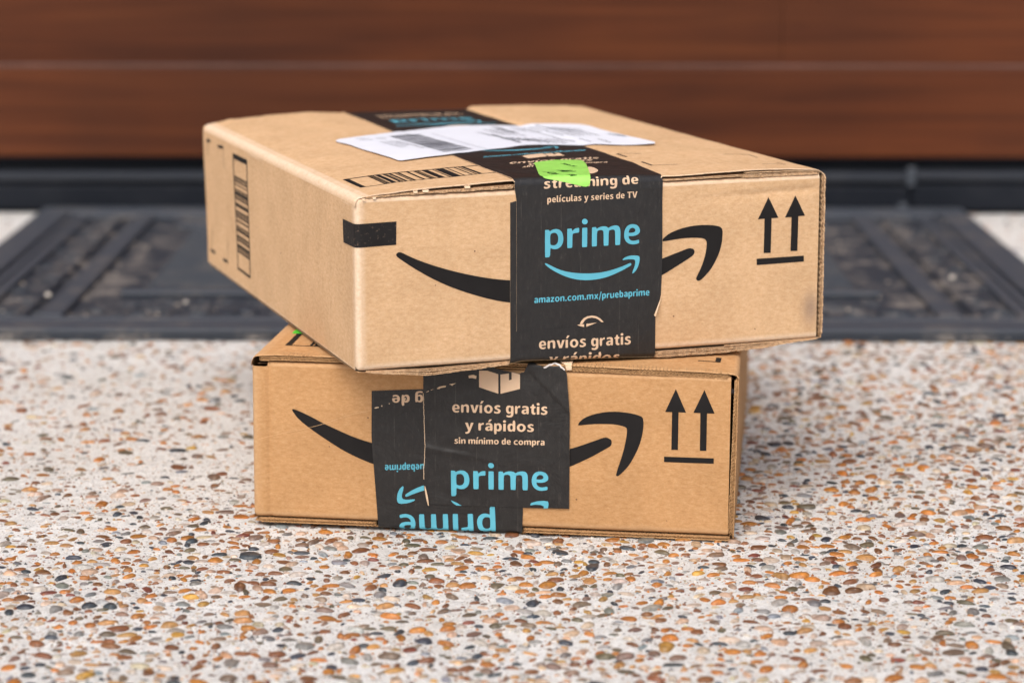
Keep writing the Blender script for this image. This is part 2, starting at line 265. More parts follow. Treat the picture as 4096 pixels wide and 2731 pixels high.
def cardboard(name, base, dark, light, worn):
    m, nt, p = mat_new(name)
    n1 = noise_tex(nt, 260, 6, 0.7, (1, 1, 2.2))              # fibre mottling
    n2 = noise_tex(nt, 38, 4, 0.6)                           # soft clouds
    n3 = noise_tex(nt, 900, 3, 0.6, (1.0, 1, 1.8))
    c = ramp(nt, n1.outputs[0], [(0.28, dark), (0.5, base), (0.74, light)]).outputs[0]
    c2 = ramp(nt, n2.outputs[0], [(0.3, (0.92, 0.91, 0.89)), (0.65, (1.05, 1.05, 1.05))]).outputs[0]
    c = mix(nt, c, c2, 1.0, 'MULTIPLY')
    c3 = ramp(nt, n3.outputs[0], [(0.25, (0.88, 0.86, 0.83)), (0.75, (1.1, 1.1, 1.1))]).outputs[0]
    c = mix(nt, c, c3, 0.8, 'MULTIPLY')
    # sparse dark specks of the recycled pulp
    v = nt.nodes.new('ShaderNodeTexVoronoi')
    v.inputs['Scale'].default_value = 110
    tc = nt.nodes.new('ShaderNodeTexCoord')
    nt.links.new(tc.outputs['Object'], v.inputs[0])
    sp = ramp(nt, v.outputs['Distance'], [(0.035, (1, 1, 1)), (0.06, (0, 0, 0))])
    sel = ramp(nt, v.outputs['Color'], [(0.80, (0, 0, 0)), (0.84, (1, 1, 1))], 'CONSTANT')
    f = mix(nt, sp.outputs[0], sel.outputs[0], 1.0, 'MULTIPLY')
    c = mix(nt, c, (0.13, 0.07, 0.04), f)
    at = nt.nodes.new('ShaderNodeAttribute')
    at.attribute_name = 'wear'
    nw = noise_tex(nt, 420, 5, 0.8)
    wr = nt.nodes.new('ShaderNodeMath'); wr.operation = 'MULTIPLY'
    wadd = ramp(nt, nw.outputs[0], [(0.3, (0.35, 0.35, 0.35)), (0.7, (1, 1, 1))])
    nt.links.new(at.outputs['Fac'], wr.inputs[0]); nt.links.new(wadd.outputs[0], wr.inputs[1])
    c = mix(nt, c, worn, wr.outputs[0])
    at2 = nt.nodes.new('ShaderNodeAttribute'); at2.attribute_name = 'grime'
    c = mix(nt, c, (0.16, 0.12, 0.11), at2.outputs['Fac'])
    nt.links.new(c, p.inputs['Base Color'])
    p.inputs['Roughness'].default_value = 0.82
    p.inputs['Specular IOR Level'].default_value = 0.25
    bump(nt, p, n1.outputs[0], 0.25, 0.0004)
    bump(nt, p, n3.outputs[0], 0.3, 0.00015)
    bump(nt, p, noise_tex(nt, 30, 3, 0.5).outputs[0], 0.25, 0.0012)
    return m

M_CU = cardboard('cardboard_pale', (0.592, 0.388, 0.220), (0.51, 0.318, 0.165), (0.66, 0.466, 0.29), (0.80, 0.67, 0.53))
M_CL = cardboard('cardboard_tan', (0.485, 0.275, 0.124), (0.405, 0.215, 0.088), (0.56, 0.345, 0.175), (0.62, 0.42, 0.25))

def liner(name, a, b):
    m, nt, p = mat_new(name)
    n = noise_tex(nt, 330, 5, 0.7)
    c = ramp(nt, n.outputs[0], [(0.3, a), (0.7, b)]).outputs[0]
    nt.links.new(c, p.inputs['Base Color'])
    p.inputs['Roughness'].default_value = 0.9
    bump(nt, p, n.outputs[0], 0.6, 0.0004)
    return m
M_EDGE_U = liner('cut_board_pale', (0.36, 0.21, 0.105), (0.62, 0.43, 0.26))
M_EDGE_L = liner('cut_board_tan', (0.31, 0.165, 0.065), (0.52, 0.31, 0.145))
M_FIBRE = liner('torn_paper', (0.60, 0.42, 0.26), (0.72, 0.56, 0.40))

def ink(name, col, wearcol, amt=0.55, rough=0.6):
    m, nt, p = mat_new(name)
    n = noise_tex(nt, 500, 6, 0.75)
    f = ramp(nt, n.outputs[0], [(amt + 0.08, (0, 0, 0)), (amt + 0.2, (1, 1, 1))])
    n2 = noise_tex(nt, 70, 3, 0.6)
    c = mix(nt, col, [min(1, v * 1.35 + 0.006) for v in col], n2.outputs[0])
    c = mix(nt, c, wearcol, f.outputs[0])
    nt.links.new(c, p.inputs['Base Color'])
    p.inputs['Roughness'].default_value = rough
    p.inputs['Specular IOR Level'].default_value = 0.15
    bump(nt, p, n.outputs[0], 0.3, 0.0002)
    return m
M_INK = ink('black_print', (0.009, 0.008, 0.008), (0.22, 0.15, 0.1), 0.66, 0.7)
M_INK_WORN = ink('scuffed_black_print', (0.011, 0.010, 0.010), (0.25, 0.17, 0.12), 0.5, 0.65)
M_INK_THIN = ink('thin_black_print', (0.03, 0.025, 0.022), (0.3, 0.2, 0.12), 0.6, 0.75)
M_BLUE = ink('blue_print', (0.095, 0.36, 0.46), (0.2, 0.38, 0.42), 0.64, 0.5)
M_KRAFT = ink('kraft_lettering', (0.56, 0.40, 0.27), (0.35, 0.23, 0.15), 0.64, 0.6)
M_LABINK = ink('label_print', (0.05, 0.055, 0.075), (0.5, 0.5, 0.55), 0.7, 0.5)
M_GREENINK = ink('sticker_print', (0.01, 0.05, 0.015), (0.1, 0.3, 0.05), 0.6, 0.5)
M_SCRATCH = ink('scratch', (0.56, 0.36, 0.19), (0.45, 0.25, 0.1), 0.5, 0.9)

def tape_mat():
    m, nt, p = mat_new('black_paper_tape')
    n = noise_tex(nt, 600, 5, 0.75, (1, 1, 0.35))
    n2 = noise_tex(nt, 45, 4, 0.6)
    c = ramp(nt, n.outputs[0], [(0.3, (0.008, 0.0075, 0.0075)), (0.6, (0.016, 0.0145, 0.014)), (0.78, (0.055, 0.048, 0.043))]).outputs[0]
    # reinforcement threads running along the tape
    tc = nt.nodes.new('ShaderNodeTexCoord')
    sx = nt.nodes.new('ShaderNodeSeparateXYZ')
    nt.links.new(tc.outputs['Object'], sx.inputs[0])
    fr = nt.nodes.new('ShaderNodeMath'); fr.operation = 'PINGPONG'; fr.inputs[1].default_value = 0.00555
    nt.links.new(sx.outputs[0], fr.inputs[0])
    th = nt.nodes.new('ShaderNodeMath'); th.operation = 'LESS_THAN'; th.inputs[1].default_value = 0.00022
    nt.links.new(fr.outputs[0], th.inputs[0])
    nl = noise_tex(nt, 60, 5, 0.8, (1, 1, 0.8))
    g = ramp(nt, nl.outputs[0], [(0.48, (0, 0, 0)), (0.72, (0.6, 0.6, 0.6))])
    f = mix(nt, th.outputs[0], g.outputs[0], 1.0, 'MULTIPLY')
    c = mix(nt, c, (0.10, 0.085, 0.075), f)
    nt.links.new(c, p.inputs['Base Color'])
    r = ramp(nt, n2.outputs[0], [(0.3, (0.36, 0.36, 0.36)), (0.7, (0.52, 0.52, 0.52))])
    nt.links.new(r.outputs[0], p.inputs['Roughness'])
    p.inputs['Specular IOR Level'].default_value = 0.5
    bump(nt, p, n.outputs[0], 0.3, 0.0002)
    bump(nt, p, noise_tex(nt, 55, 5, 0.6, None, 'Object', 0.8).outputs[0], 0.55, 0.0016)
    return m
M_TAPE = tape_mat()

def simple(name, col, rough=0.5, nscale=200, var=0.12, bstr=0.2, bd=0.0003, spec=0.5):
    m, nt, p = mat_new(name)
    n = noise_tex(nt, nscale, 5, 0.65)
    a = [max(0, v * (1 - var)) for v in col]; b = [min(1, v * (1 + var)) for v in col]
    c = ramp(nt, n.outputs[0], [(0.3, a), (0.7, b)]).outputs[0]
    nt.links.new(c, p.inputs['Base Color'])
    p.inputs['Roughness'].default_value = rough
    p.inputs['Specular IOR Level'].default_value = spec
    if bstr:
        bump(nt, p, n.outputs[0], bstr, bd)
    return m
M_LABEL = simple('white_label_paper', (0.77, 0.81, 0.90), 0.45, 60, 0.03, 0.15, 0.0006)
M_GREEN = simple('green_sticker', (0.33, 0.74, 0.13), 0.35, 90, 0.1, 0.25, 0.0006)
M_DARKIN = simple('shaded_inner_board', (0.16, 0.085, 0.04), 0.9)  # board colour darkened to stand for the shade inside the box

def rubber(name, base, dust, lo, hi, spec=0.35):
    m, nt, p = mat_new(name)
    n = noise_tex(nt, 26, 6, 0.7)
    n2 = noise_tex(nt, 300, 4, 0.7)
    f = ramp(nt, n.outputs[0], [(lo, (0, 0, 0)), (hi, (1, 1, 1))])
    f2 = ramp(nt, n2.outputs[0], [(0.35, (0.2, 0.2, 0.2)), (0.65, (1, 1, 1))])
    ff = mix(nt, f.outputs[0], f2.outputs[0], 1.0, 'MULTIPLY')
    c = mix(nt, base, dust, ff)
    nt.links.new(c, p.inputs['Base Color'])
    p.inputs['Roughness'].default_value = 0.6
    p.inputs['Specular IOR Level'].default_value = spec
    bump(nt, p, n2.outputs[0], 0.5, 0.0006)
    return m
M_RUB = rubber('mat_rubber', (0.047, 0.056, 0.072), (0.15, 0.135, 0.12), 0.5, 0.75)
M_RUBF = rubber('dusty_shaded_rubber', (0.026, 0.033, 0.045), (0.26, 0.235, 0.21), 0.50, 0.62, 0.35)  # dark base paints the shade of the mat's recesses, with pale dust over it
M_SEAL = rubber('seal_rubber', (0.007, 0.0095, 0.015), (0.022, 0.024, 0.030), 0.5, 0.85, 0.18)
M_STEEL = simple('grey_steel', (0.05, 0.06, 0.075), 0.45, 100, 0.2)

def wood():
    m, nt, p = mat_new('stained_wood')
    n = noise_tex(nt, 6, 8, 0.62, (0.35, 1, 9), 'Object', 0.8)
    n2 = noise_tex(nt, 50, 6, 0.7, (0.05, 1, 6))
    nf = noise_tex(nt, 4, 3, 0.5)
    c = ramp(nt, n.outputs[0], [(0.3, (0.056, 0.019, 0.0105)), (0.5, (0.086, 0.028, 0.0130)), (0.72, (0.122, 0.041, 0.0165))]).outputs[0]
    c = mix(nt, c, ramp(nt, n2.outputs[0], [(0.3, (0.78, 0.76, 0.74)), (0.7, (1.14, 1.12, 1.1))]).outputs[0], 1.0, 'MULTIPLY')
    c = mix(nt, c, ramp(nt, nf.outputs[0], [(0.35, (0.85, 0.88, 0.95)), (0.65, (1.12, 1.05, 0.95))]).outputs[0], 1.0, 'MULTIPLY')
    oi = nt.nodes.new('ShaderNodeObjectInfo')
    c = mix(nt, c, ramp(nt, oi.outputs['Random'], [(0.0, (0.86, 0.86, 0.86)), (1.0, (1.1, 1.08, 1.04))]).outputs[0], 1.0, 'MULTIPLY')
    nt.links.new(c, p.inputs['Base Color'])
    p.inputs['Roughness'].default_value = 0.55
    p.inputs['Specular IOR Level'].default_value = 0.12
    bump(nt, p, n2.outputs[0], 0.4, 0.0006)
    return m
M_WOOD = wood()
M_WALL = simple('render_wall', (0.50, 0.46, 0.40), 0.9, 60, 0.1, 0.5, 0.002)

def cement():
    m, nt, p = mat_new('exposed_cement')
    n1 = noise_tex(nt, 9, 5, 0.6)
    n2 = noise_tex(nt, 240, 6, 0.75)
    n3 = noise_tex(nt, 900, 4, 0.7)
    c = ramp(nt, n2.outputs[0], [(0.28, (0.55, 0.545, 0.52)), (0.5, (0.75, 0.755, 0.74)), (0.7, (0.83, 0.84, 0.83))]).outputs[0]
    c = mix(nt, c, ramp(nt, n1.outputs[0], [(0.3, (0.88, 0.86, 0.84)), (0.7, (1.05, 1.05, 1.06))]).outputs[0], 1.0, 'MULTIPLY')
    # sand grains
    v = nt.nodes.new('ShaderNodeTexVoronoi'); v.inputs['Scale'].default_value = 620
    tc = nt.nodes.new('ShaderNodeTexCoord'); nt.links.new(tc.outputs['Object'], v.inputs[0])
    sep = nt.nodes.new('ShaderNodeSeparateColor'); nt.links.new(v.outputs['Color'], sep.inputs[0])
    gc = ramp(nt, sep.outputs[0], [(0.0, (0.30, 0.16, 0.07)), (0.35, (0.17, 0.15, 0.15)), (0.6, (0.40, 0.30, 0.20)), (0.8, (0.10, 0.12, 0.15))]).outputs[0]
    fs = ramp(nt, sep.outputs[1], [(0.70, (0, 0, 0)), (0.72, (0.62, 0.62, 0.62))], 'CONSTANT')
    fd = ramp(nt, v.outputs['Distance'], [(0.30, (1, 1, 1)), (0.45, (0, 0, 0))])
    f = mix(nt, fs.outputs[0], fd.outputs[0], 1.0, 'MULTIPLY')
    c = mix(nt, c, gc, f)
    # beyond the modelled stones the aggregate is carried by the colour
    v2 = nt.nodes.new('ShaderNodeTexVoronoi'); v2.inputs['Scale'].default_value = 115; nt.links.new(tc.outputs['Object'], v2.inputs[0])
    sp2 = nt.nodes.new('ShaderNodeSeparateColor'); nt.links.new(v2.outputs['Color'], sp2.inputs[0])
    sc2 = ramp(nt, sp2.outputs[0], [(0.0, (0.35, 0.14, 0.03)), (0.3, (0.16, 0.07, 0.03)), (0.5, (0.35, 0.19, 0.07)), (0.68, (0.15, 0.15, 0.15)), (0.8, (0.04, 0.05, 0.06)), (0.9, (0.42, 0.35, 0.25))], 'CONSTANT').outputs[0]
    d2 = ramp(nt, v2.outputs['Distance'], [(0.36, (1, 1, 1)), (0.42, (0, 0, 0))])
    k2 = ramp(nt, sp2.outputs[1], [(0.25, (0, 0, 0)), (0.27, (1, 1, 1))], 'CONSTANT')
    sx = nt.nodes.new('ShaderNodeSeparateXYZ'); nt.links.new(tc.outputs['Object'], sx.inputs[0])
    ab = nt.nodes.new('ShaderNodeMath'); ab.operation = 'ABSOLUTE'; nt.links.new(sx.outputs[0], ab.inputs[0])
    g1 = nt.nodes.new('ShaderNodeMath'); g1.operation = 'GREATER_THAN'; g1.inputs[1].default_value = 1.15; nt.links.new(ab.outputs[0], g1.inputs[0])
    g2 = nt.nodes.new('ShaderNodeMath'); g2.operation = 'LESS_THAN'; g2.inputs[1].default_value = 0.5; nt.links.new(sx.outputs[1], g2.inputs[0])
    g3 = nt.nodes.new('ShaderNodeMath'); g3.operation = 'MAXIMUM'; nt.links.new(g1.outputs[0], g3.inputs[0]); nt.links.new(g2.outputs[0], g3.inputs[1])
    f2 = mix(nt, mix(nt, d2.outputs[0], k2.outputs[0], 1.0, 'MULTIPLY'), g3.outputs[0], 1.0, 'MULTIPLY')
    c = mix(nt, c, sc2, f2)
    nt.links.new(c, p.inputs['Base Color'])
    p.inputs['Roughness'].default_value = 0.8
    p.inputs['Specular IOR Level'].default_value = 0.3
    bump(nt, p, n2.outputs[0], 1.0, 0.0022)
    bump(nt, p, n3.outputs[0], 0.5, 0.0004)
    return m
M_CEM = cement()

def pebble_mat():
    m, nt, p = mat_new('river_pebble')
    at = nt.nodes.new('ShaderNodeAttribute'); at.attribute_name = 'pcol'
    n = noise_tex(nt, 320, 5, 0.7)
    n2 = noise_tex(nt, 130, 4, 0.6, (1, 2.2, 1))
    c = mix(nt, at.outputs['Color'], ramp(nt, n.outputs[0], [(0.3, (0.6, 0.58, 0.56)), (0.7, (1.4, 1.36, 1.3))]).outputs[0], 1.0, 'MULTIPLY')
    c = mix(nt, c, ramp(nt, n2.outputs[0], [(0.35, (0.8, 0.8, 0.8)), (0.65, (1.15, 1.15, 1.15))]).outputs[0], 1.0, 'MULTIPLY')
    n3 = noise_tex(nt, 210, 6, 0.8)
    f = ramp(nt, n3.outputs[0], [(0.61, (0, 0, 0)), (0.69, (0.8, 0.8, 0.8))])
    c = mix(nt, c, (0.60, 0.58, 0.56), f.outputs[0])          # cement film left on the stones
    nt.links.new(c, p.inputs['Base Color'])
    p.inputs['Roughness'].default_value = 0.3
    p.inputs['Specular IOR Level'].default_value = 0.5
    bump(nt, p, n.outputs[0], 0.5, 0.0009)
    bump(nt, p, n3.outputs[0], 0.4, 0.0006)
    return m
M_PEB = pebble_mat()

# ------------------------------------------------------------------ ground: patio slab of exposed aggregate
def hgt(x, y):
    return (0.0007 * nz(x, y, 3.1, 55) + 0.00045 * nz(x, y, 7.7, 140) + 0.0007 * nz(x, y, 1.3, 7)) - 0.0016 + cover(x, y) * 0.0011

def cover(x, y):
    """0..1: where more cement skin is left over the stones (left middle ground)"""
    a = max(0.0, min(1.0, (0.12 - x) / 0.25)) * max(0.0, min(1.0, (y - 1.22) / 0.15))
    b = 0.5 + 0.9 * nz(x, y, 11.0, 5)
    return max(0.0, min(1.0, a * 0.8 + 0.26 * b + min(0.5, 0.9 * max(0, (y - 1.36)))) * 0.92)

XS = np.concatenate([np.linspace(-40, -1.2, 8)[:-1], np.linspace(-1.2, -0.6, 40)[:-1], np.linspace(-0.6, 0.6, 500)[:-1], np.linspace(0.6, 1.2, 40)[:-1], np.linspace(1.2, 40, 8)])
YS = np.concatenate([np.linspace(-40, 0.2, 8)[:-1], np.linspace(0.2, 0.93, 40)[:-1], np.linspace(0.93, 1.45, 240)[:-1], np.linspace(1.45, 1.8, 100)[:-1], np.linspace(1.8, 2.42, 60)])
gv = []
for x in XS:
    for y in YS:
        if abs(x) > 1.3 or y < 0.15:
            gv.append((x, y, -0.0016))
        else:
            gv.append((x, y, hgt(x, y)))
patio = mesh_obj('patio', gv, grid_faces(len(XS), len(YS)), M_CEM)
patio['kind'] = 'structure'

PAL = [((0.350, 0.140, 0.030), 27), ((0.35, 0.19, 0.070), 12), ((0.165, 0.070, 0.030), 22), ((0.165, 0.112, 0.085), 13), ((0.150, 0.152, 0.150), 8),
       ((0.036, 0.046, 0.060), 12), ((0.42, 0.35, 0.255), 6), ((0.38, 0.215, 0.045), 4), ((0.15, 0.045, 0.028), 2), ((0.105, 0.085, 0.055), 7), ((0.30, 0.21, 0.155), 5), ((0.19, 0.215, 0.245), 4)]
rng = random.Random(7)
def pick():
    k = rng.random() * sum(w for _, w in PAL)
    for c, w in PAL:
        k -= w
        if k <= 0:
            break
    f = rng.uniform(0.75, 1.25)
    c = tuple(min(0.9, v * f * rng.uniform(0.93, 1.07)) for v in c)
    if rng.random() < 0.2:
        m = rng.uniform(0.2, 0.6)
        c = tuple(v * (1 - m) + q * m for v, q in zip(c, (0.62, 0.60, 0.57)))
    return c

def stone(cx, cy, a, b, h, rot, nseg, rings, zb, seed):
    """a half-buried stone: dome over an irregular outline"""
    vs, fs = [], []
    ca, sa = math.cos(rot), math.sin(rot)
    pw = rng.uniform(1.7, 3.2)
    ph = [rng.uniform(0, 6.28) for _ in range(3)]
    am = [rng.uniform(0.02, 0.18), rng.uniform(0.0, 0.15), rng.uniform(0.0, 0.09)]
    tx, ty = rng.uniform(-0.22, 0.22), rng.uniform(-0.22, 0.22)
    for r in range(rings):
        t = r / rings
        th = t * math.pi / 2
        rr = math.cos(th) ** 0.8
        zz = math.sin(th)
        for k in range(nseg):
            u = 2 * math.pi * k / nseg
            e = (abs(math.cos(u)) ** pw + abs(math.sin(u)) ** pw) ** (-1 / pw)
            e *= 1 + am[0] * math.sin(2 * u + ph[0]) + am[1] * math.sin(3 * u + ph[1]) + am[2] * math.sin(5 * u + ph[2])
            x, y = a * e * rr * math.cos(u), b * e * rr * math.sin(u)
            z = zz * h * (1 + tx * math.cos(u) * rr + ty * math.sin(u) * rr)
            vs.append((cx + ca * x - sa * y, cy + sa * x + ca * y, zb + z - (0.0012 if r == 0 else 0)))
    vs.append((cx, cy, zb + h))
    for r in range(rings - 1):
        for k in range(nseg):
            k2 = (k + 1) % nseg
            fs.append((r * nseg + k, r * nseg + k2, (r + 1) * nseg + k2, (r + 1) * nseg + k))
    top = len(vs) - 1
    for k in range(nseg):
        fs.append(((rings - 1) * nseg + k, (rings - 1) * nseg + (k + 1) % nseg, top))
    return vs, fs

def stones_mesh(name, items, parent):
    V, F, Cc = [], [], []
    for vs, fs, c in items:
        o = len(V)
        V += vs
        F += [tuple(i + o for i in f) for f in fs]
        Cc += [(*c, 1.0)] * len(vs)
    me = bpy.data.meshes.new(name)
    me.from_pydata(V, [], F)
    me.materials.append(M_PEB)
    me.polygons.foreach_set('use_smooth', [True] * len(F))
    a = me.color_attributes.new('pcol', 'FLOAT_COLOR', 'POINT')
    a.data.foreach_set('color', np.array(Cc, dtype=np.float32).ravel())
    return link(bpy.data.objects.new(name, me), parent)

cell = 0.006
occ = {}
placed = []
def try_place(x, y, r, k=0.86):
    i, j = int(x // cell), int(y // cell)
    for di in (-2, -1, 0, 1, 2):
        for dj in (-2, -1, 0, 1, 2):
            for (px, py, pr) in occ.get((i + di, j + dj), ()):
                if (px - x) ** 2 + (py - y) ** 2 < ((pr + r) * k) ** 2:
                    return False
    occ.setdefault((i, j), []).append((x, y, r))
    return True

def halfw(y):
    return 0.235 * y + 0.03

big, singles, fine = [], [], []
def add_region(n, x0, x1, y0, y1, lowpoly, inside, amin=0.0022, arange=0.0026, pk=0.95):
    for _ in range(n):
        y = rng.uniform(y0, y1)
        x = rng.uniform(x0, x1)
        if inside and abs(x) > halfw(y): continue
        if inside is False and abs(x) < halfw(y): continue
        if y > 1.79 and abs(x) < 0.44: continue
        s = rng.random()
        a = amin + arange * s ** 1.6
        if rng.random() < 0.05: a *= 1.3
        b = a * rng.uniform(0.42, 0.85)
        cv = cover(x, y)
        if rng.random() < 0.04 + cv * 0.74: continue
        if not try_place(x, y, (a + b) / 2, pk): continue
        h = rng.uniform(0.0008, 0.0017) * (0.4 + a / 0.0042)
        zb = hgt(x, y) - rng.uniform(0.0, 0.0006) - cv * rng.uniform(0.0, 0.0010)
        rot = rng.gauss(0, 0.9)
        if lowpoly:
            vs, fs = stone(x, y, a, b, h, rot, 7, 2, zb, 0)
        else:
            vs, fs = stone(x, y, a, b, h, rot, 11, 3, zb, 0)
        under = zb + h > 0.0 and -0.17 < x < 0.19 and 1.18 < y < 1.66
        if under:
            k = max(0.15, (0.0 - zb) / h) if zb < 0 else 0.15
            vs = [(p[0], p[1], min(p[2], 0.0)) for p in vs]
        (big).append((a / max(y, 0.5), vs, fs, pick()))
add_region(40000, -0.6, 0.6, 0.93, 1.80, False, True, 0.0023, 0.0030, 0.93)
add_region(16000, -0.6, 0.6, 0.93, 1.80, False, True, 0.0012, 0.0014, 0.9)
add_region(5000, -0.62, 0.62, 1.75, 2.38, False, True)
add_region(46000, -1.15, 1.15, 0.5, 2.38, True, False, 0.0024, 0.0028, 0.86)
add_region(9000, -0.3, 0.3, 0.5, 0.93, True, True)
big.sort(key=lambda t: -t[0] if (abs(np.mean([p[0] for p in t[1]])) < 0.21 * t[1][-1][1] and t[1][-1][1] > 1.0) else 1)
for k, (w, vs, fs, c) in enumerate(big[:300]):
    ox, oy, oz = vs[-1][0], vs[-1][1], 0.0
    o = stones_mesh('pebble', [([(p[0] - ox, p[1] - oy, p[2] - oz) for p in vs], fs, c)], patio)
    o.location = (ox, oy, oz)
rest = stones_mesh('pebble_bed', [(vs, fs, c) for (w, vs, fs, c) in big[300:]], patio)
rest['kind'] = 'stuff'
# small grains between the stones
def grains():
    V, F, Cc = [], [], []
    for _ in range(70000):
        y = rng.uniform(0.97, 1.80) if rng.random() < 0.9 else rng.uniform(1.75, 2.36)
        x = rng.uniform(-1, 1) * halfw(y)
        if y > 1.78 and abs(x) < 0.45: continue
        a = 0.00035 + 0.0013 * rng.random() ** 2.0
        b = a * rng.uniform(0.4, 1)
        z = hgt(x, y) - 0.0001
        h = a * rng.uniform(0.35, 0.9)
        rot = rng.uniform(0, 3.14)
        ca, sa = math.cos(rot), math.sin(rot)
        o = len(V)
        for k in range(5):
            u = 1.2566 * k + rng.uniform(-0.3, 0.3)
            px, py = a * math.cos(u), b * math.sin(u)
            V.append((x + ca * px - sa * py, y + sa * px + ca * py, z - 0.0003))
        V.append((x, y, z + h))
        for k in range(5):
            F.append((o + k, o + (k + 1) % 5, o + 5))
        c = pick()
        if rng.random() < 0.35: c = (0.6, 0.57, 0.53)
        Cc += [(*c, 1.0)] * 6
    me = bpy.data.meshes.new('sand_grains')
    me.from_pydata(V, [], F)
    me.materials.append(M_PEB)
    me.polygons.foreach_set('use_smooth', [True] * len(F))
    a = me.color_attributes.new('pcol', 'FLOAT_COLOR', 'POINT')
    a.data.foreach_set('color', np.array(Cc, dtype=np.float32).ravel())
    o = link(bpy.data.objects.new('sand_grains', me), patio)
    o['kind'] = 'stuff'
grains()

# ------------------------------------------------------------------ door with its black bottom seal
DY = 2.375
def box_bm(bm, x0, x1, y0, y1, z0, z1, bev=0.0, z1b=None):
    vs = [bm.verts.new(p) for p in ((x0, y0, z0), (x1, y0, z0), (x1, y1, z0), (x0, y1, z0), (x0, y0, z1), (x1, y0, z1 if z1b is None else z1b), (x1, y1, z1 if z1b is None else z1b), (x0, y1, z1))]
    fs = [bm.faces.new([vs[i] for i in f]) for f in ((0, 1, 5, 4), (1, 2, 6, 5), (2, 3, 7, 6), (3, 0, 4, 7), (4, 5, 6, 7), (3, 2, 1, 0))]
    if bev:
        es = list({e for f in fs for e in f.edges})
        bmesh.ops.bevel(bm, geom=es, offset=bev, segments=2, affect='EDGES', profile=0.5)

def bm_obj(name, bm, mat, parent=None, smooth=False):
    me = bpy.data.meshes.new(name)
    bmesh.ops.recalc_face_normals(bm, faces=bm.faces)
    bm.to_mesh(me)
    bm.free()
    me.materials.append(mat)
    if smooth:
        me.polygons.foreach_set('use_smooth', [True] * len(me.polygons))
    return link(bpy.data.objects.new(name, me), parent)

door = thing('wooden_door', 'wide brown wooden plank door behind the doormat, black rubber seal along its foot', 'door', (0, DY, 0))
drng = random.Random(3)
row0 = 0.056
rows = [(row0, 0.1440), (0.1442, 0.2385)]
z = 0.2390
while z < 2.05:
    rows.append((z, z + 0.0995)); z += 0.100
for ri, (za, zb) in enumerate(rows):
    seams = {0: [], 1: [0.264]}.get(ri)
    if seams is None:
        seams = [drng.uniform(-1.3, -0.4), drng.uniform(0.2, 1.4)]
    xs = [-2.2] + seams + [2.2]
    for xa, xb in zip(xs, xs[1:]):
        bm = bmesh.new()
        off = drng.uniform(-0.0008, 0.0008) + (-0.006 if ri == 0 else 0)
        if ri == 1: off = 0.0
        box_bm(bm, xa + 0.0002, xb - 0.0002, off, 0.035, za, zb, 0.0022 if ri == 0 else (0.0003 if ri == 1 else 0.0009))
        bm_obj('plank', bm, M_WOOD, door)
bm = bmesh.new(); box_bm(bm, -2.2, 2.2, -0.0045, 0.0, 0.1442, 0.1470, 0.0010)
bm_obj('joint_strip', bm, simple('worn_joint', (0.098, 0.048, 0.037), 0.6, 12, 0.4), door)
bm = bmesh.new(); box_bm(bm, -2.2, 2.2, 0.037, 0.05, 0.02, 2.06)
bm_obj('backing', bm, M_SEAL, door)
def profile_strip(name, pts, x0, x1, mat, parent, nx=30):
    vs = []
    xs = np.linspace(x0, x1, nx)
    for x in xs:
        for (y, z) in pts:
            vs.append((x, y + 0.0012 * nz(x, 0, 2, 4), z + 0.0008 * nz(x, 5, z * 10, 3)))
    n = len(pts)
    fs = []
    for i in range(nx - 1):
        for j in range(n):
            k = (j + 1) % n
            fs.append((i * n + j, i * n + k, (i + 1) * n + k, (i + 1) * n + j))
    fs.append(tuple(range(n))[::-1]); fs.append(tuple((nx - 1) * n + j for j in range(n)))
    return mesh_obj(name, vs, fs, mat, parent, smooth=False)
def seal_pts(d=0.0):
    return [(0.03, 0.0), (-0.002 - d, 0.0005), (-0.004 - d, 0.003), (-0.0085 - d, 0.005), (-0.0095 - d, 0.010), (-0.0095 - d, 0.026 + d), (-0.007 - d, 0.0285 + d), (0.0, 0.0295 + d), (0.012, 0.031), (0.014, 0.049), (0.001, 0.0505), (0.001, 0.0550), (0.03, 0.0555)]
M_RIB = rubber('rib_rubber', (0.019, 0.023, 0.031), (0.042, 0.044, 0.05), 0.5, 0.85, 0.3)
def rib_pts(d=0.0):
    return [(0.010, 0.0305 + d), (-0.0075 - d, 0.0312 + d), (-0.0105 - d, 0.034 + d), (-0.0100 - d, 0.0375 + d), (-0.004 - d, 0.0412 + d), (0.010, 0.0425 + d)]
profile_strip('seal_rib', rib_pts(), -2.2, 0.392, M_RIB, door, 60)
profile_strip('seal_rib', rib_pts(0.002), 0.394, 2.2, M_RIB, door, 40)
profile_strip('bottom_seal', seal_pts(), -2.2, 0.392, M_SEAL, door, 60)
profile_strip('bottom_seal', seal_pts(0.002), 0.394, 2.2, M_SEAL, door, 40)
bm = bmesh.new()
box_bm(bm, 0.3885, 0.3965, -0.0150, -0.0122, 0.0285, 0.048, 0.0012)
box_bm(bm, 0.381, 0.390, -0.0140, -0.0122, 0.006, 0.012, 0.001)
bm_obj('seal_clip', bm, M_STEEL, door)
wall = bpy.data.meshes.new('house_wall')
bm = bmesh.new()
box_bm(bm, -6, -2.215, -0.05, 0.2, 0.0, 3.0, 0.01); box_bm(bm, 2.215, 6, -0.05, 0.2, 0.0, 3.0, 0.01); box_bm(bm, -2.21, 2.21, -0.05, 0.2, 2.075, 3.0, 0.01)
ow = bm_obj('house_wall', bm, M_WALL); ow.location = (0, DY, 0); ow['kind'] = 'structure'

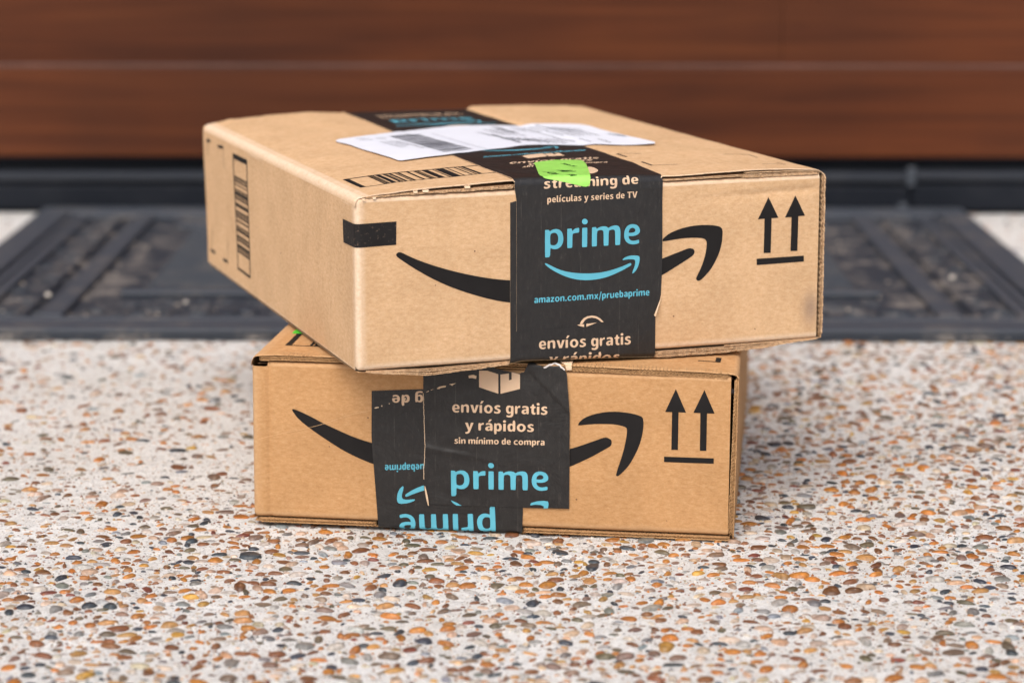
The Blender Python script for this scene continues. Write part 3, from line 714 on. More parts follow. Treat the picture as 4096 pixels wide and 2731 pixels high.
# ------------------------------------------------------------------ doormat
M_PAD = rubber('pad_rubber', (0.040, 0.047, 0.058), (0.13, 0.115, 0.105), 0.45, 0.72)
mat_o = thing('doormat', 'dark rubber doormat with raised border bars and scroll ornaments lying before the door', 'doormat', (-0.009, 1.752, 0), 0.0)
MW, MD = 0.452, 0.604
def slab(name, x0, x1, y0, y1, z0, z1, mat, bev=0.0012, parent=mat_o):
    bm = bmesh.new(); box_bm(bm, x0, x1, y0, y1, z0, z1, bev)
    return bm_obj(name, bm, mat, parent)
slab('base_sheet', -MW, MW, 0.0, MD, 0.0005, 0.0042, M_RUBF, 0.001)
def rim(name, inset, w, z1):
    bm = bmesh.new()
    a = inset
    box_bm(bm, -MW + a, MW - a, a, a + w, 0.0043, z1, 0.0015)
    box_bm(bm, -MW + a, MW - a, MD - a - w, MD - a, 0.0043, z1, 0.0015)
    box_bm(bm, -MW + a, -MW + a + w, a + w + .0002, MD - a - w - .0002, 0.0043, z1, 0.0015)
    box_bm(bm, MW - a - w, MW - a, a + w + .0002, MD - a - w - .0002, 0.0043, z1, 0.0015)
    return bm_obj(name, bm, M_RUB, mat_o)
rim('border_rim', 0.0012, 0.030, 0.0088)
rim('border_rim', 0.0345, 0.008, 0.0078)
rim('border_rim', 0.0450, 0.010, 0.0082)
for sx in (-1, 1):
    cx = sx * 0.343
    slab('divider_bar', cx - 0.009, cx + 0.009, 0.056, MD - 0.056, 0.0043, 0.0092, M_RUB, 0.002)
    slab('divider_bar', cx + sx * 0.022 - 0.003, cx + sx * 0.022 + 0.003, 0.056, MD - 0.056, 0.0043, 0.0078, M_RUBF, 0.0015)
slab('cross_bar', -0.305, 0.305, 0.150, 0.160, 0.0043, 0.0092, M_RUB, 0.002)
slab('cross_bar', -0.305, 0.305, MD - 0.120, MD - 0.105, 0.0043, 0.0092, M_RUB, 0.002)
slab('centre_pad', -0.290, 0.290, 0.168, MD - 0.13, 0.0043, 0.0072, M_PAD, 0.001)
def tube(bm, pts, r, seg=6):
    prev = None
    n = len(pts)
    for i, p in enumerate(pts):
        p = Vector(p)
        t = (Vector(pts[min(i + 1, n - 1)]) - Vector(pts[max(i - 1, 0)])).normalized()
        s = Vector((t.y, -t.x, 0)); s.normalize()
        up = Vector((0, 0, 1))
        rr = r * (0.45 + 0.55 * math.sin(math.pi * min(1, (i + 0.6) / n)))
        ring = [bm.verts.new(p + s * rr * math.cos(a) + up * rr * 0.9 * math.sin(a)) for a in [math.pi * k / (seg - 1) for k in range(seg)]]
        if prev:
            for k in range(seg - 1):
                bm.faces.new((prev[k], prev[k + 1], ring[k + 1], ring[k]))
        prev = ring
mrng = random.Random(12)
def scroll_mesh(turn, size):
    bm = bmesh.new()
    pts = []
    for i in range(26):
        u = i / 25
        a = turn * (0.4 + 4.6 * u)
        rr = size * (1.0 - 0.82 * u)
        pts.append((rr * math.cos(a), rr * math.sin(a) * 0.9, 0.0046))
    tube(bm, pts, size * 0.2)
    pts = [(size * 1.0 - size * 1.6 * u, -size * (0.2 + 1.1 * u) * turn + size * 0.5 * math.sin(3 * u), 0.0046) for u in [i / 9 for i in range(10)]]
    tube(bm, pts, size * 0.16)
    me = bpy.data.meshes.new('scroll'); MATS = M_RUBF if turn > 0 else M_PAD
    bm.normal_update(); bm.to_mesh(me); bm.free()
    me.materials.append(MATS); me.polygons.foreach_set('use_smooth', [True] * len(me.polygons))
    return me
SM = [scroll_mesh(1, 0.020), scroll_mesh(-1, 0.020)]
for yy in [0.175 + 0.011 * k for k in range(27)]:
    slab('fine_rib', -0.286, 0.286, yy, yy + 0.0035, 0.0071, 0.0084, M_RUB, 0.0006)
def put_scroll(x, y, k, rz, s=1.0):
    o = link(bpy.data.objects.new('scroll', SM[k]), mat_o)
    o.location = (x, y, 0); o.rotation_euler = (0, 0, rz); o.scale = (s, s, s)
for sx in (-1, 1):
    for k in range(26):
        put_scroll(sx * mrng.uniform(0.366, 0.396), 0.066 + k * 0.0185, k % 2, mrng.uniform(0, 6), 0.42)
        put_scroll(sx * mrng.uniform(0.303, 0.325), 0.066 + k * 0.0185, k % 2, mrng.uniform(0, 6), 0.36)
    for k in range(10):
        put_scroll(sx * (0.383 + 0.009 * (-1) ** k), 0.085 + k * 0.049, k % 2, k * 1.3 + (sx > 0) * 2, 0.75)
        put_scroll(sx * (0.318 + 0.003 * (-1) ** k), 0.085 + k * 0.049, (k + 1) % 2, k * 1.9 + (sx > 0) * 2, 0.55)
n = 24
for k in range(n):
    put_scroll(-0.42 + 0.84 * k / (n - 1), 0.083, k % 2, k * 1.7, 0.85)
    put_scroll(-0.29 + 0.58 * k / (n - 1), 0.125, k % 2, k * 1.1 + 2, 0.7)
    put_scroll(-0.29 + 0.58 * k / (n - 1), MD - 0.080, (k + 1) % 2, k * 2.1, 0.75)
# dry crumbs lying on the mat
bm = bmesh.new()
for _ in range(420):
    x, y = mrng.uniform(-0.43, 0.43), mrng.uniform(0.05, 0.58)
    s = 0.0006 + 0.0012 * mrng.random() ** 3
    bmesh.ops.create_icosphere(bm, subdivisions=1, radius=s, matrix=Matrix.Translation((x, y, 0.0045 + s * 0.5)) @ Matrix.Diagonal((1, mrng.uniform(0.6, 1), 0.6, 1)))
cr = bm_obj('grit', bm, simple('pale_grit', (0.42, 0.37, 0.31), 0.9, 300, 0.3), None)
cr['kind'] = 'stuff'; cr['label'] = 'pale grit scattered over the rubber doormat'; cr['category'] = 'grit'
cr.location = (-0.009, 1.752, 0)
bm = bmesh.new()
for (x, y, s) in ((0.262 - 0.62, 0.128, 0.0026), (-0.245, 0.097, 0.0018), (0.372, 0.21, 0.0026)):
    bmesh.ops.create_icosphere(bm, subdivisions=2, radius=s, matrix=Matrix.Translation((x, y, 0.0103)) @ Matrix.Diagonal((1, 0.8, 0.7, 1)))
lp = bm_obj('crumb', bm, simple('chalk', (0.62, 0.57, 0.5), 0.9, 300, 0.2), None, True)
lp['kind'] = 'stuff'; lp['label'] = 'three pale crumbs on the doormat bars'; lp['category'] = 'crumb'; lp.location = (-0.009, 1.752, 0)

# ------------------------------------------------------------------ cardboard boxes
def mk_box(b, label):
    B = BOX[b]
    return thing('cardboard_box', label, 'cardboard box', B['loc'], B['yaw'], 'cardboard parcels stacked before the door')
BU = mk_box('U', 'pale cardboard box with white shipping label and green sticker, askew on top')
BL = mk_box('L', 'darker tan cardboard box underneath, standing on the patio, two overlapping black tapes in front')
ROOT = {'U': BU, 'L': BL}
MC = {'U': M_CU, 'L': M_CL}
ME = {'U': M_EDGE_U, 'L': M_EDGE_L}

def chaikin(p, it=1):
    for _ in range(it):
        q = []
        n = len(p)
        for i in range(n):
            a, c = p[i], p[(i + 1) % n]
            q.append((a[0] * 0.78 + c[0] * 0.22, a[1] * 0.78 + c[1] * 0.22))
            q.append((a[0] * 0.22 + c[0] * 0.78, a[1] * 0.22 + c[1] * 0.78))
        p = q
    return p

def fill2d(polys):
    """even-odd fill of closed 2D outlines through a 2D curve"""
    cu = bpy.data.curves.new('t', 'CURVE')
    cu.dimensions = '2D'; cu.fill_mode = 'BOTH'
    for p in polys:
        s = cu.splines.new('POLY')
        s.points.add(len(p) - 1)
        for i, q in enumerate(p):
            s.points[i].co = (q[0], q[1], 0, 1)
        s.use_cyclic_u = True
    o = bpy.data.objects.new('t', cu)
    COL.objects.link(o)
    dg = bpy.context.evaluated_depsgraph_get()
    me = bpy.data.meshes.new_from_object(o.evaluated_get(dg))
    bm = bmesh.new(); bm.from_mesh(me)
    bpy.data.objects.remove(o); bpy.data.curves.remove(cu); bpy.data.meshes.remove(me)
    return bm

GX = {
'n': ["0,0 .27,0 .27,.72 .37,.79 .47,.8 .56,.76 .6,.66 .6,0 .87,0 .87,.7 .84,.86 .75,.98 .6,1.03 .45,1.01 .33,.95 .26,.88 .22,.98 0,.98"],
'o': ["O .48 .5 .48 .53", "O .48 .5 .205 .31"],
'c': [".8,.94 .68,1.01 .52,1.03 .3,.98 .1,.8 0,.5 .08,.2 .26,.03 .5,-.03 .68,0 .8,.06 .78,.28 .66,.22 .54,.2 .4,.24 .3,.36 .27,.5 .31,.68 .42,.79 .54,.81 .66,.78 .78,.72"],
's': [".66,.95 .52,1.01 .38,1.03 .18,.98 .05,.85 .04,.7 .1,.55 .24,.46 .38,.4 .45,.33 .44,.24 .36,.18 .26,.18 .12,.22 .0,.28 0,.06 .13,-.01 .3,-.03 .5,0 .65,.1 .72,.27 .69,.42 .58,.52 .44,.59 .33,.65 .3,.73 .34,.8 .44,.82 .54,.79 .64,.74"],
'a': [".07,.95 .22,1.01 .4,1.03 .6,1.0 .73,.9 .78,.7 .78,.0 .57,.0 .53,.1 .42,.01 .26,-.03 .1,.03 .0,.16 0,.32 .06,.47 .2,.57 .38,.6 .52,.6 .52,.7 .47,.79 .36,.82 .22,.79 .07,.73", ".52,.42 .4,.42 .29,.38 .26,.28 .3,.19 .4,.18 .52,.26"],
'g': [".62,.98 .58,.9 .48,.99 .34,1.03 .16,.98 .03,.78 0,.5 .05,.22 .18,.03 .34,-.01 .48,.03 .56,.1 .56,-.08 .5,-.2 .38,-.25 .24,-.23 .08,-.18 .06,-.4 .22,-.45 .4,-.47 .62,-.43 .78,-.28 .83,-.05 .83,.98", ".56,.3 .48,.22 .38,.22 .3,.32 .27,.5 .3,.7 .39,.8 .49,.79 .56,.7"],
't': [".17,.98 0,.93 0,.78 .14,.78 .14,.28 .19,.08 .32,-.02 .46,-.03 .58,.01 .58,.22 .5,.2 .43,.22 .41,.34 .41,.78 .58,.78 .58,.98 .41,.98 .41,1.25 .22,1.25"],
'v': ["0,.98 .29,.98 .46,.3 .63,.98 .91,.98 .6,0 .3,0"],
'y': ["0,.98 .29,.98 .47,.33 .63,.98 .91,.98 .58,-.05 .48,-.3 .34,-.44 .14,-.47 .04,-.45 .05,-.25 .16,-.26 .26,-.22 .32,-.1 .34,0"],
'x': ["0,.98 .3,.98 .46,.7 .62,.98 .9,.98 .62,.5 .92,0 .61,0 .45,.3 .29,0 0,0 .29,.5"],
'z': [".02,.98 .74,.98 .74,.8 .32,.21 .75,.21 .75,0 0,0 0,.18 .42,.78 .02,.78"],
'l': ["0,1.42 .27,1.42 .27,.3 .3,.2 .38,.2 .38,0 .22,-.02 .06,.06 0,.2"],
'i': ["0,0 .27,0 .27,.98 0,.98", "O .135 1.28 .16 .16"],
'\u00ed': ["0,0 .27,0 .27,.98 0,.98", ".06,1.16 .24,1.16 .46,1.5 .2,1.5"],
'd': [".56,1.42 .83,1.42 .83,0 .62,0 .58,.1 .48,0 .34,-.03 .16,.02 .03,.22 0,.5 .03,.78 .16,.98 .34,1.03 .48,1.0 .56,.93", ".56,.3 .48,.21 .38,.2 .3,.3 .27,.5 .3,.7 .39,.8 .49,.79 .56,.72"],
'r': ["0,0 .27,0 .27,.66 .38,.76 .58,.78 .58,1.02 .45,1.02 .33,.94 .26,.84 .22,.98 0,.98"],
'e': [".76,.06 .6,-.01 .46,-.03 .25,.02 .08,.18 0,.48 .06,.8 .22,.98 .42,1.03 .62,.98 .76,.84 .82,.62 .8,.43 .7,.41 .27,.4 .32,.26 .44,.19 .56,.19 .76,.26", ".27,.57 .57,.57 .56,.72 .5,.82 .41,.84 .33,.8 .29,.7"],
'm': ["0,0 .27,0 .27,.72 .36,.78 .45,.8 .53,.76 .56,.66 .56,0 .83,0 .83,.72 .92,.78 1.01,.8 1.09,.76 1.12,.66 1.12,0 1.39,0 1.39,.7 1.36,.88 1.26,1.0 1.12,1.03 .96,.99 .83,.89 .76,.99 .6,1.03 .45,1.01 .33,.95 .26,.88 .22,.98 0,.98"],
'.': ["O .16 .13 .16 .16"], '/': ["0,-.25 .2,-.25 .58,1.42 .38,1.42"], '-': ["0,.38 .45,.38 .45,.6 0,.6"],
'T': ["0,1.36 .95,1.36 .95,1.13 .61,1.13 .61,0 .34,0 .34,1.13 0,1.13"],
'V': ["0,1.36 .3,1.36 .55,.35 .8,1.36 1.1,1.36 .7,0 .4,0"],
'A': ["0,0 .26,0 .36,.34 .74,.34 .84,0 1.1,0 .68,1.36 .42,1.36", ".43,.54 .67,.54 .55,.98"],
'N': ["0,0 .25,0 .25,.9 .72,0 1,0 1,1.36 .75,1.36 .75,.46 .28,1.36 0,1.36"],
'I': ["0,0 .27,0 .27,1.36 0,1.36"],
'C': ["1.0,1.3 .8,1.38 .6,1.39 .3,1.3 .08,1.05 0,.68 .08,.3 .3,.05 .62,-.03 .82,0 1.0,.06 .98,.3 .8,.22 .64,.2 .44,.28 .31,.46 .28,.68 .32,.92 .44,1.1 .62,1.16 .8,1.13 .98,1.06"],
}
def _pts(sp):
    if sp[0] == 'O':
        _, x, y, a, b = sp.split()
        return [(float(x) + float(a) * math.cos(k * math.pi / 8), float(y) + float(b) * math.sin(k * math.pi / 8)) for k in range(16)]
    return [tuple(float(v) for v in q.split(',')) for q in sp.split()]
GL = {k: [_pts(q) for q in v] for k, v in GX.items()}
GL['u'] = [[(.87 - x, .98 - y) for x, y in p] for p in GL['n']]
GL['b'] = [[(.83 - x, y) for x, y in p] for p in GL['d']]
GL['p'] = [[(.83 - x, 1.0 - y) for x, y in p] for p in [[(x, y) for x, y in q] for q in GL['d']]]
GL['\u00e1'] = GL['a'] + [[(.3, 1.16), (.48, 1.16), (.72, 1.5), (.46, 1.5)]]
SHARP = set('TVANIvyxzl/-')
FONT_XH = None
def text_bm(s, bold=0.012):
    global FONT_XH
    FONT_XH = 1.0
    x = 0.0; polys = []
    for ch in s:
        if ch == ' ':
            x += 0.42; continue
        g = GL[ch]
        w = max(q[0] for p in g for q in p)
        if ch == '\u00ed': w = 0.33
        for p in g:
            pp = p if (ch in SHARP or len(p) <= 4) else chaikin(p, 1)
            polys.append([(q[0] + x, q[1]) for q in pp])
        x += w + (0.10 if ch in 'vyxTV/' else 0.155)
    return fill2d(polys)

def cuts(bm, ax, lo, hi, step):
    v = lo
    no = (1, 0, 0) if ax == 0 else (0, 1, 0)
    while v < hi:
        co = (v, 0, 0) if ax == 0 else (0, v, 0)
        bmesh.ops.bisect_plane(bm, geom=bm.verts[:] + bm.edges[:] + bm.faces[:], plane_co=co, plane_no=no)
        v += step

def lay(name, b, bm, surf, off, mat, parent, fine_t=(), stepx=6.0, stept=6.0, thick=0.0, disp=None, smooth=True):
    """drape a flat 2D mesh (mm) over a surface of the box"""
    if not bm.verts:
        bm.free(); return None
    x0, x1 = min(v.co.x for v in bm.verts), max(v.co.x for v in bm.verts)
    t0, t1 = min(v.co.y for v in bm.verts), max(v.co.y for v in bm.verts)
    if stepx: cuts(bm, 0, x0 + stepx * 0.5, x1, stepx)
    if stept: cuts(bm, 1, t0 + stept * 0.5, t1, stept)
    for (a, c, st) in fine_t:
        if a < t1 and c > t0:
            cuts(bm, 1, max(a, t0 + 0.01), min(c, t1), st)
    bmesh.ops.triangulate(bm, faces=[f for f in bm.faces if len(f.verts) > 4])
    for f in bm.faces:
        f.normal_update()
        if f.normal.z < 0: f.normal_flip()
    geo = [(v, v.co.x, v.co.y) for v in bm.verts]
    if thick:
        nside = len(bm.faces)
        bot = {}
        for v, x, t in geo:
            bot[v] = bm.verts.new((x, t, -1))
        be = [e for e in bm.edges if e.is_boundary]
        tops = list(bm.faces)
        for e in be:
            f = e.link_faces[0]
            a, c = e.verts
            for l in f.loops:
                if l.edge == e:
                    a, c = l.vert, l.link_loop_next.vert
            bm.faces.new((c, a, bot[a], bot[c])).material_index = 1
        for v, x, t in geo:
            d = disp(x, t) if disp else 0
            bot[v].co = surf(b, x, t, off + d - thick)
    for v, x, t in geo:
        d = disp(x, t) if disp else 0
        v.co = surf(b, x, t, off + d)
    me = bpy.data.meshes.new(name)
    bm.normal_update()
    bm.to_mesh(me); bm.free()
    me.materials.append(mat)
    if thick:
        me.materials.append(M_FIBRE if mat == M_TAPE else mat)
    if smooth and not thick:
        me.polygons.foreach_set('use_smooth', [True] * len(me.polygons))
    return link(bpy.data.objects.new(name, me), parent)

def s_side(b, y, z, off=0.0):
    return warp(b, -off, y, z)

CR = {'U': ((84, 100, 0.7), (-9, 3.5, 0.7)), 'L': ((87, 95, 0.5), (-5, 2.0, 0.5))}

DATA['tx']['u_rap'] = [[104.8, -3.9], [144.8, -5.4], [104.8, 0.4]]
def aff_text(name, b, s, key, off, mat, parent, disp=None, bold=0.012, surf=s_wrap):
    BLp, BRp, UP = [Vector(q) for q in DATA['tx'][key]]
    bm = text_bm(s, bold)
    x0, x1 = min(v.co.x for v in bm.verts), max(v.co.x for v in bm.verts)
    for v in bm.verts:
        q = BLp + (BRp - BLp) * ((v.co.x - x0) / (x1 - x0)) + (UP - BLp) * (v.co.y / FONT_XH)
        v.co = (q.x, q.y, 0)
    return lay(name, b, bm, surf, off, mat, parent, CR[b], 6, 4, disp=disp)

def polys_print(name, b, polys, off, mat, parent, disp=None, surf=s_wrap, smooth_it=1, fine=True, sx=6.0, st=4.0):
    bm = fill2d([chaikin(p, smooth_it) if smooth_it else p for p in polys])
    return lay(name, b, bm, surf, off, mat, parent, CR[b] if fine else (), sx, st, disp=disp)

# ---- panels
def panel_front(b):
    W, D, H = BOX[b]['dim']
    Rf = 3.2
    right = W - (3.5 if b == 'U' else 4.2)
    s_list = [('arc', a) for a in np.linspace(0, math.pi / 2, 7)]
    xs = list(np.arange(Rf, 14, 0.55)) + list(np.linspace(14, right, 90))
    cols = s_list + [('x', x) for x in xs[1:]]
    topz = H + (0.6 if b == 'U' else -1.3)
    botz = 0.0 if b == 'U' else 1.3
    q = [('b', a) for a in np.linspace(math.pi / 2, 0, 5)] + [('z', z) for z in list(np.linspace(botz + 2.2, 80, 40))[1:] + list(np.arange(80.5, topz - 2.0, 0.55))] + [('t', a) for a in np.linspace(0, math.pi / 2, 6)] + [('in', 12.0)]
    V, wear, grime = [], [], []
    for kind, s in cols:
        if kind == 'arc':
            px, py, nx, ny = Rf - Rf * math.cos(s), Rf - Rf * math.sin(s), math.cos(s), math.sin(s)
        else:
            px, py, nx, ny = s, 0.0, 0.0, 1.0
            if b == 'L':
                # the lower box's folded corner: a second soft crease beside the edge
                py = 0.9 * math.exp(-((s - 9.5) / 1.6) ** 2)
        for k2, v in q:
            RR = 2.2
            if k2 == 'b': ins, z = RR - RR * math.cos(v), botz + RR - RR * math.sin(v)
            elif k2 == 't': ins, z = RR - RR * math.cos(v), topz - RR + RR * math.sin(v)
            elif k2 == 'in': ins, z = v, topz
            else: ins, z = 0.0, v
            bulge = 0.0
            if b == 'L' and kind == 'x' and px > 200:
                px = s + (0.2 - 0.9 * (z / H)) * (s - 200) / (right - 200) + 0.9 * (s - 200) / (right - 200)
            if kind == 'x':
                bulge = 0.45 * nz(px, z, 5 if b == 'U' else 9, 0.022) + 0.12 * nz(px, z, 2, 0.09)
                if b == 'U':      # dented upper right corner
                    bulge += 0.8 * math.exp(-((z - (H - 7 - 0.03 * (W - px))) / 2.2) ** 2) * max(0, min(1, (px - 175) / 60))
                bulge *= min(1, (px - Rf) / 10) * min(1, (right - px) / 8 + 0.15)
            V.append(warp(b, px + nx * (ins), py + ny * (ins) + bulge, z))
            w = 0.0
            if kind == 'arc': w = 0.85 * math.sin(2 * s) ** 0.5 if 0 < s < 1.57 else 0.4
            elif px < 6: w = max(0, 0.5 - (px - Rf) / 5)
            if k2 in 'tb': w = max(w, 0.55)
            if k2 == 'in': w = 0
            if b == 'L': w *= 0.55
            wear.append(float(w))
            g = 0.0
            if b == 'U': g = 0.6 * math.exp(-((px - 257) / 4.5) ** 2 - ((z - 17) / 9) ** 2)
            grime.append(float(g))
    nu, nv = len(cols), len(q)
    F = grid_faces(nu, nv)
    if b == 'L':
        hp = DATA['hole']
        def inside(x, z):
            c = False
            n = len(hp)
            for i in range(n):
                (x1, z1), (x2, z2) = hp[i], hp[(i + 1) % n]
                z1 += 0.3 if z1 < 87 else 0; z2 += 0.3 if z2 < 87 else 0
                if (z1 > z) != (z2 > z) and x < (x2 - x1) * (z - z1) / (z2 - z1) + x1: c = not c
            return c
        keep = []
        for f in F:
            i, j = divmod(f[0], nv)
            ck, cs = cols[i]; qk, qs = q[j]
            X = cs if ck == 'x' else Rf * math.sin(cs) * 0.9
            Z = qs if qk == 'z' else (topz - 0.5 if qk in ('t', 'in') else 0)
            if not inside(X + 0.3 * nz(X, Z, 1, 1.3), Z + 1.1): keep.append(f)
        F = keep
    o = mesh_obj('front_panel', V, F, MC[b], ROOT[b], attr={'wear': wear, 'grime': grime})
    return o

def panel_left(b):
    W, D, H = BOX[b]['dim']
    ys = [3.2] + list(np.linspace(8, D - 4, 40)) + [D]
    zs = [0.0] + list(np.linspace(1.5, H - 4, 16)) + [H - 3]
    V, wear = [], []
    for y in ys:
        for z in zs:
            bul = 0.7 * nz(y, z, 3, 0.02) * min(1, (y - 3.2) / 20)
            V.append(warp(b, 0 + bul * min(1, z / 10) * min(1, (H - z) / 12), y, z)); wear.append(0.45 if y < 4 else (0.3 if z < 1 else 0))
    if b == 'L': wear = [w * 0.5 for w in wear]
    mesh_obj('side_panel', V, grid_faces(len(ys), len(zs)), MC[b], ROOT[b], attr={'wear': wear})
    # right
    V, wear = [], []
    ys = [0.9 if b == 'U' else 0.6] + list(np.linspace(6, D, 30))
    for off, rev in ((0, 0), (-0.5, 1)):
        for y in ys:
            for z in zs:
                V.append(warp(b, W + off, y, z)); wear.append(0.0)
    g = grid_faces(len(ys), len(zs))
    n = len(ys) * len(zs)
    F = [f[::-1] for f in g] + [tuple(i + n for i in f) for f in g]
    for j in range(len(zs) - 1):
        F.append((j, j + 1, n + j + 1, n + j))
    mesh_obj('side_panel', V, F, MC[b], ROOT[b], smooth=False, attr={'wear': wear})
    # back
    xs = np.linspace(0, W, 20); zz = np.linspace(0, H, 8)
    V = [warp(b, x, D - 1.0, z) for x in xs for z in zz]
    mesh_obj('back_panel', V, grid_faces(20, 8), MC[b], ROOT[b])

def panel_top(b):
    W, D, H = BOX[b]['dim']
    Rt = 3.6 if b == 'U' else 3.0
    cols = [('l', a) for a in np.linspace(0, math.pi / 2, 7)] + [('x', x) for x in list(np.linspace(Rt + 0.6, 14, 8)) + list(np.linspace(16, W - 14, 110)) + list(np.linspace(W - 12, W - 3.0, 8))] + [('r', a) for a in np.linspace(math.pi / 2, 0, 6)]
    yb = [0.0, 0.8, 2, 4, 7] + list(np.linspace(12, D - 8, 46)) + [D - 4, D - 2, D]
    V, wear = [], []
    for kind, s in cols:
        for jy, y in enumerate(yb):
            if kind == 'l':
                x = Rt - Rt * math.cos(s); rr = rise(b, Rt, y)
                zz = H - Rt + Rt * math.sin(s) + rr * math.sin(s)
            elif kind == 'r':
                r3 = 2.6
                x = W - r3 + r3 * math.cos(s); rr = rise(b, x, y)
                zz = H - r3 + r3 * math.sin(s) + rr * math.sin(s)
            else:
                x = s; zz = H + rise(b, x, y)
            yy = y
            if y <= 0.0:
                tp = (86 < x < 168) if b == 'U' else (94 < x < 169)
                amp = 0.12 if tp else 0.8
                yy = -0.15 + amp * (nz(x, 0, 8, 0.35) + 0.6 * nz(x, 3, 8, 1.3) + 0.3)
                if tp and b == 'U': yy = 0.3
                if b == 'L': yy = -0.5 + 0.45 * math.sin(x * math.pi) + 0.4 * nz(x, 0, 8, 0.7)
            if b == 'U' and kind == 'x' and y < 3.6 and 86 < x < 168:
                zz += -3.6 + math.sqrt(max(0.0, 3.6 ** 2 - (3.6 - max(yy, 0.3)) ** 2)) - 0.15
            if y >= D:
                yy = D + 0.8 * nz(x, 9, 2, 0.25)
                if b == 'U': zz += 0.7 * max(0, nz(x, 4, 2, 0.12)) - (0.9 if 88 < x < 178 else 0)
            if kind == 'x': zz += 0.22 * nz(x, y, 4, 0.05)
            V.append(warp(b, x, yy, zz))
            w = 0.0
            if kind == 'l': w = 0.9 * math.sin(s * 1.1) ** 0.7 if s > 0 else 0.3
            elif kind == 'x' and x < Rt + 4: w = 0.5
            elif kind == 'r': w = 0.4
            if jy < 2: w = max(w, 0.45)
            if b == 'L': w *= 0.6
            wear.append(float(w))
    top = grid_faces(len(cols), len(yb))
    n = len(V)
    # underside, 0.6 mm lower: the outer liner only
    W2 = []
    nv = len(yb)
    base = list(V)
    for i, p in enumerate(base):
        W2.append((p[0], p[1] + (0.0 if i % nv else 0.0), p[2] - 0.00055))
    F = top + [tuple(n + i for i in f[::-1]) for f in top]
    for i in range(len(cols) - 1):
        F.append((i * nv, n + i * nv, n + (i + 1) * nv, (i + 1) * nv))
        F.append((i * nv + nv - 1, (i + 1) * nv + nv - 1, n + (i + 1) * nv + nv - 1, n + i * nv + nv - 1))
    mesh_obj('top_flap', V + W2, F, MC[b], ROOT[b], attr={'wear': wear + wear})

def panel_bottom(b):
    W, D, H = BOX[b]['dim']
    xs = np.linspace(0.5, W - 0.5, 60); ys = [0.5, 4, 12, 30, D - 30, D - 1]
    V = []
    for x in xs:
        for y in ys:
            k = max(0.0, 1 - y / 30)
            sag = lerp_tab(SAG[b], x)
            V.append(warp(b, x, y, -sag * k - (1.5 if b == 'U' else 1.0) * (1 - k)))
    mesh_obj('bottom_flap', V, [f[::-1] for f in grid_faces(len(xs), len(ys))], MC[b], ROOT[b])

def sheet(b, V, F, pos, s0, s1, step, thick, prot, amp, wamp=0.0, wpitch=2.0, seed=0.0, depth=7.0, ph=0.0):
    """a thin torn or fluted paper layer seen on edge; pos(s, depth, offset)"""
    n = int((s1 - s0) / step) + 1
    o = len(V)
    for i in range(n):
        s = s0 + (s1 - s0) * i / (n - 1)
        w = wamp * (0.8 + 0.9 * nz(s, seed, 6, 0.11)) * math.sin(2 * math.pi * (s + 0.5 * nz(s, 1, 1, 0.12)) / wpitch + ph)
        e = min(1.0, (s - s0) / 2 + 0.1, (s1 - s) / 2 + 0.1)
        yf = -(prot + amp * (nz(s, seed, 1, 0.5) + 0.7 * nz(s, seed, 4, 1.9))) * e + (1 - e) * 1.5
        w += 0.12 * nz(s, seed, 9, 0.9)
        V.append(pos(s, depth, w + thick / 2)); V.append(pos(s, yf, w + thick / 2))
        V.append(pos(s, yf, w - thick / 2)); V.append(pos(s, depth, w - thick / 2))
    for i in range(n - 1):
        a = o + i * 4; c = a + 4
        for k in range(3):
            F.append((a + k, c + k, c + k + 1, a + k + 1))

def edge_obj(name, b, specs, mat=None):
    mid = BOX[b]['dim'][0] / 2
    for left in (True, False):
        V, F = [], []
        for sp in specs:
            if (sp['s0'] < mid and sp['s1'] < mid + 5) == left:
                sheet(b, V, F, **sp)
        if V:
            mesh_obj(name, V, F, mat or ME[b], ROOT[b], smooth=False)

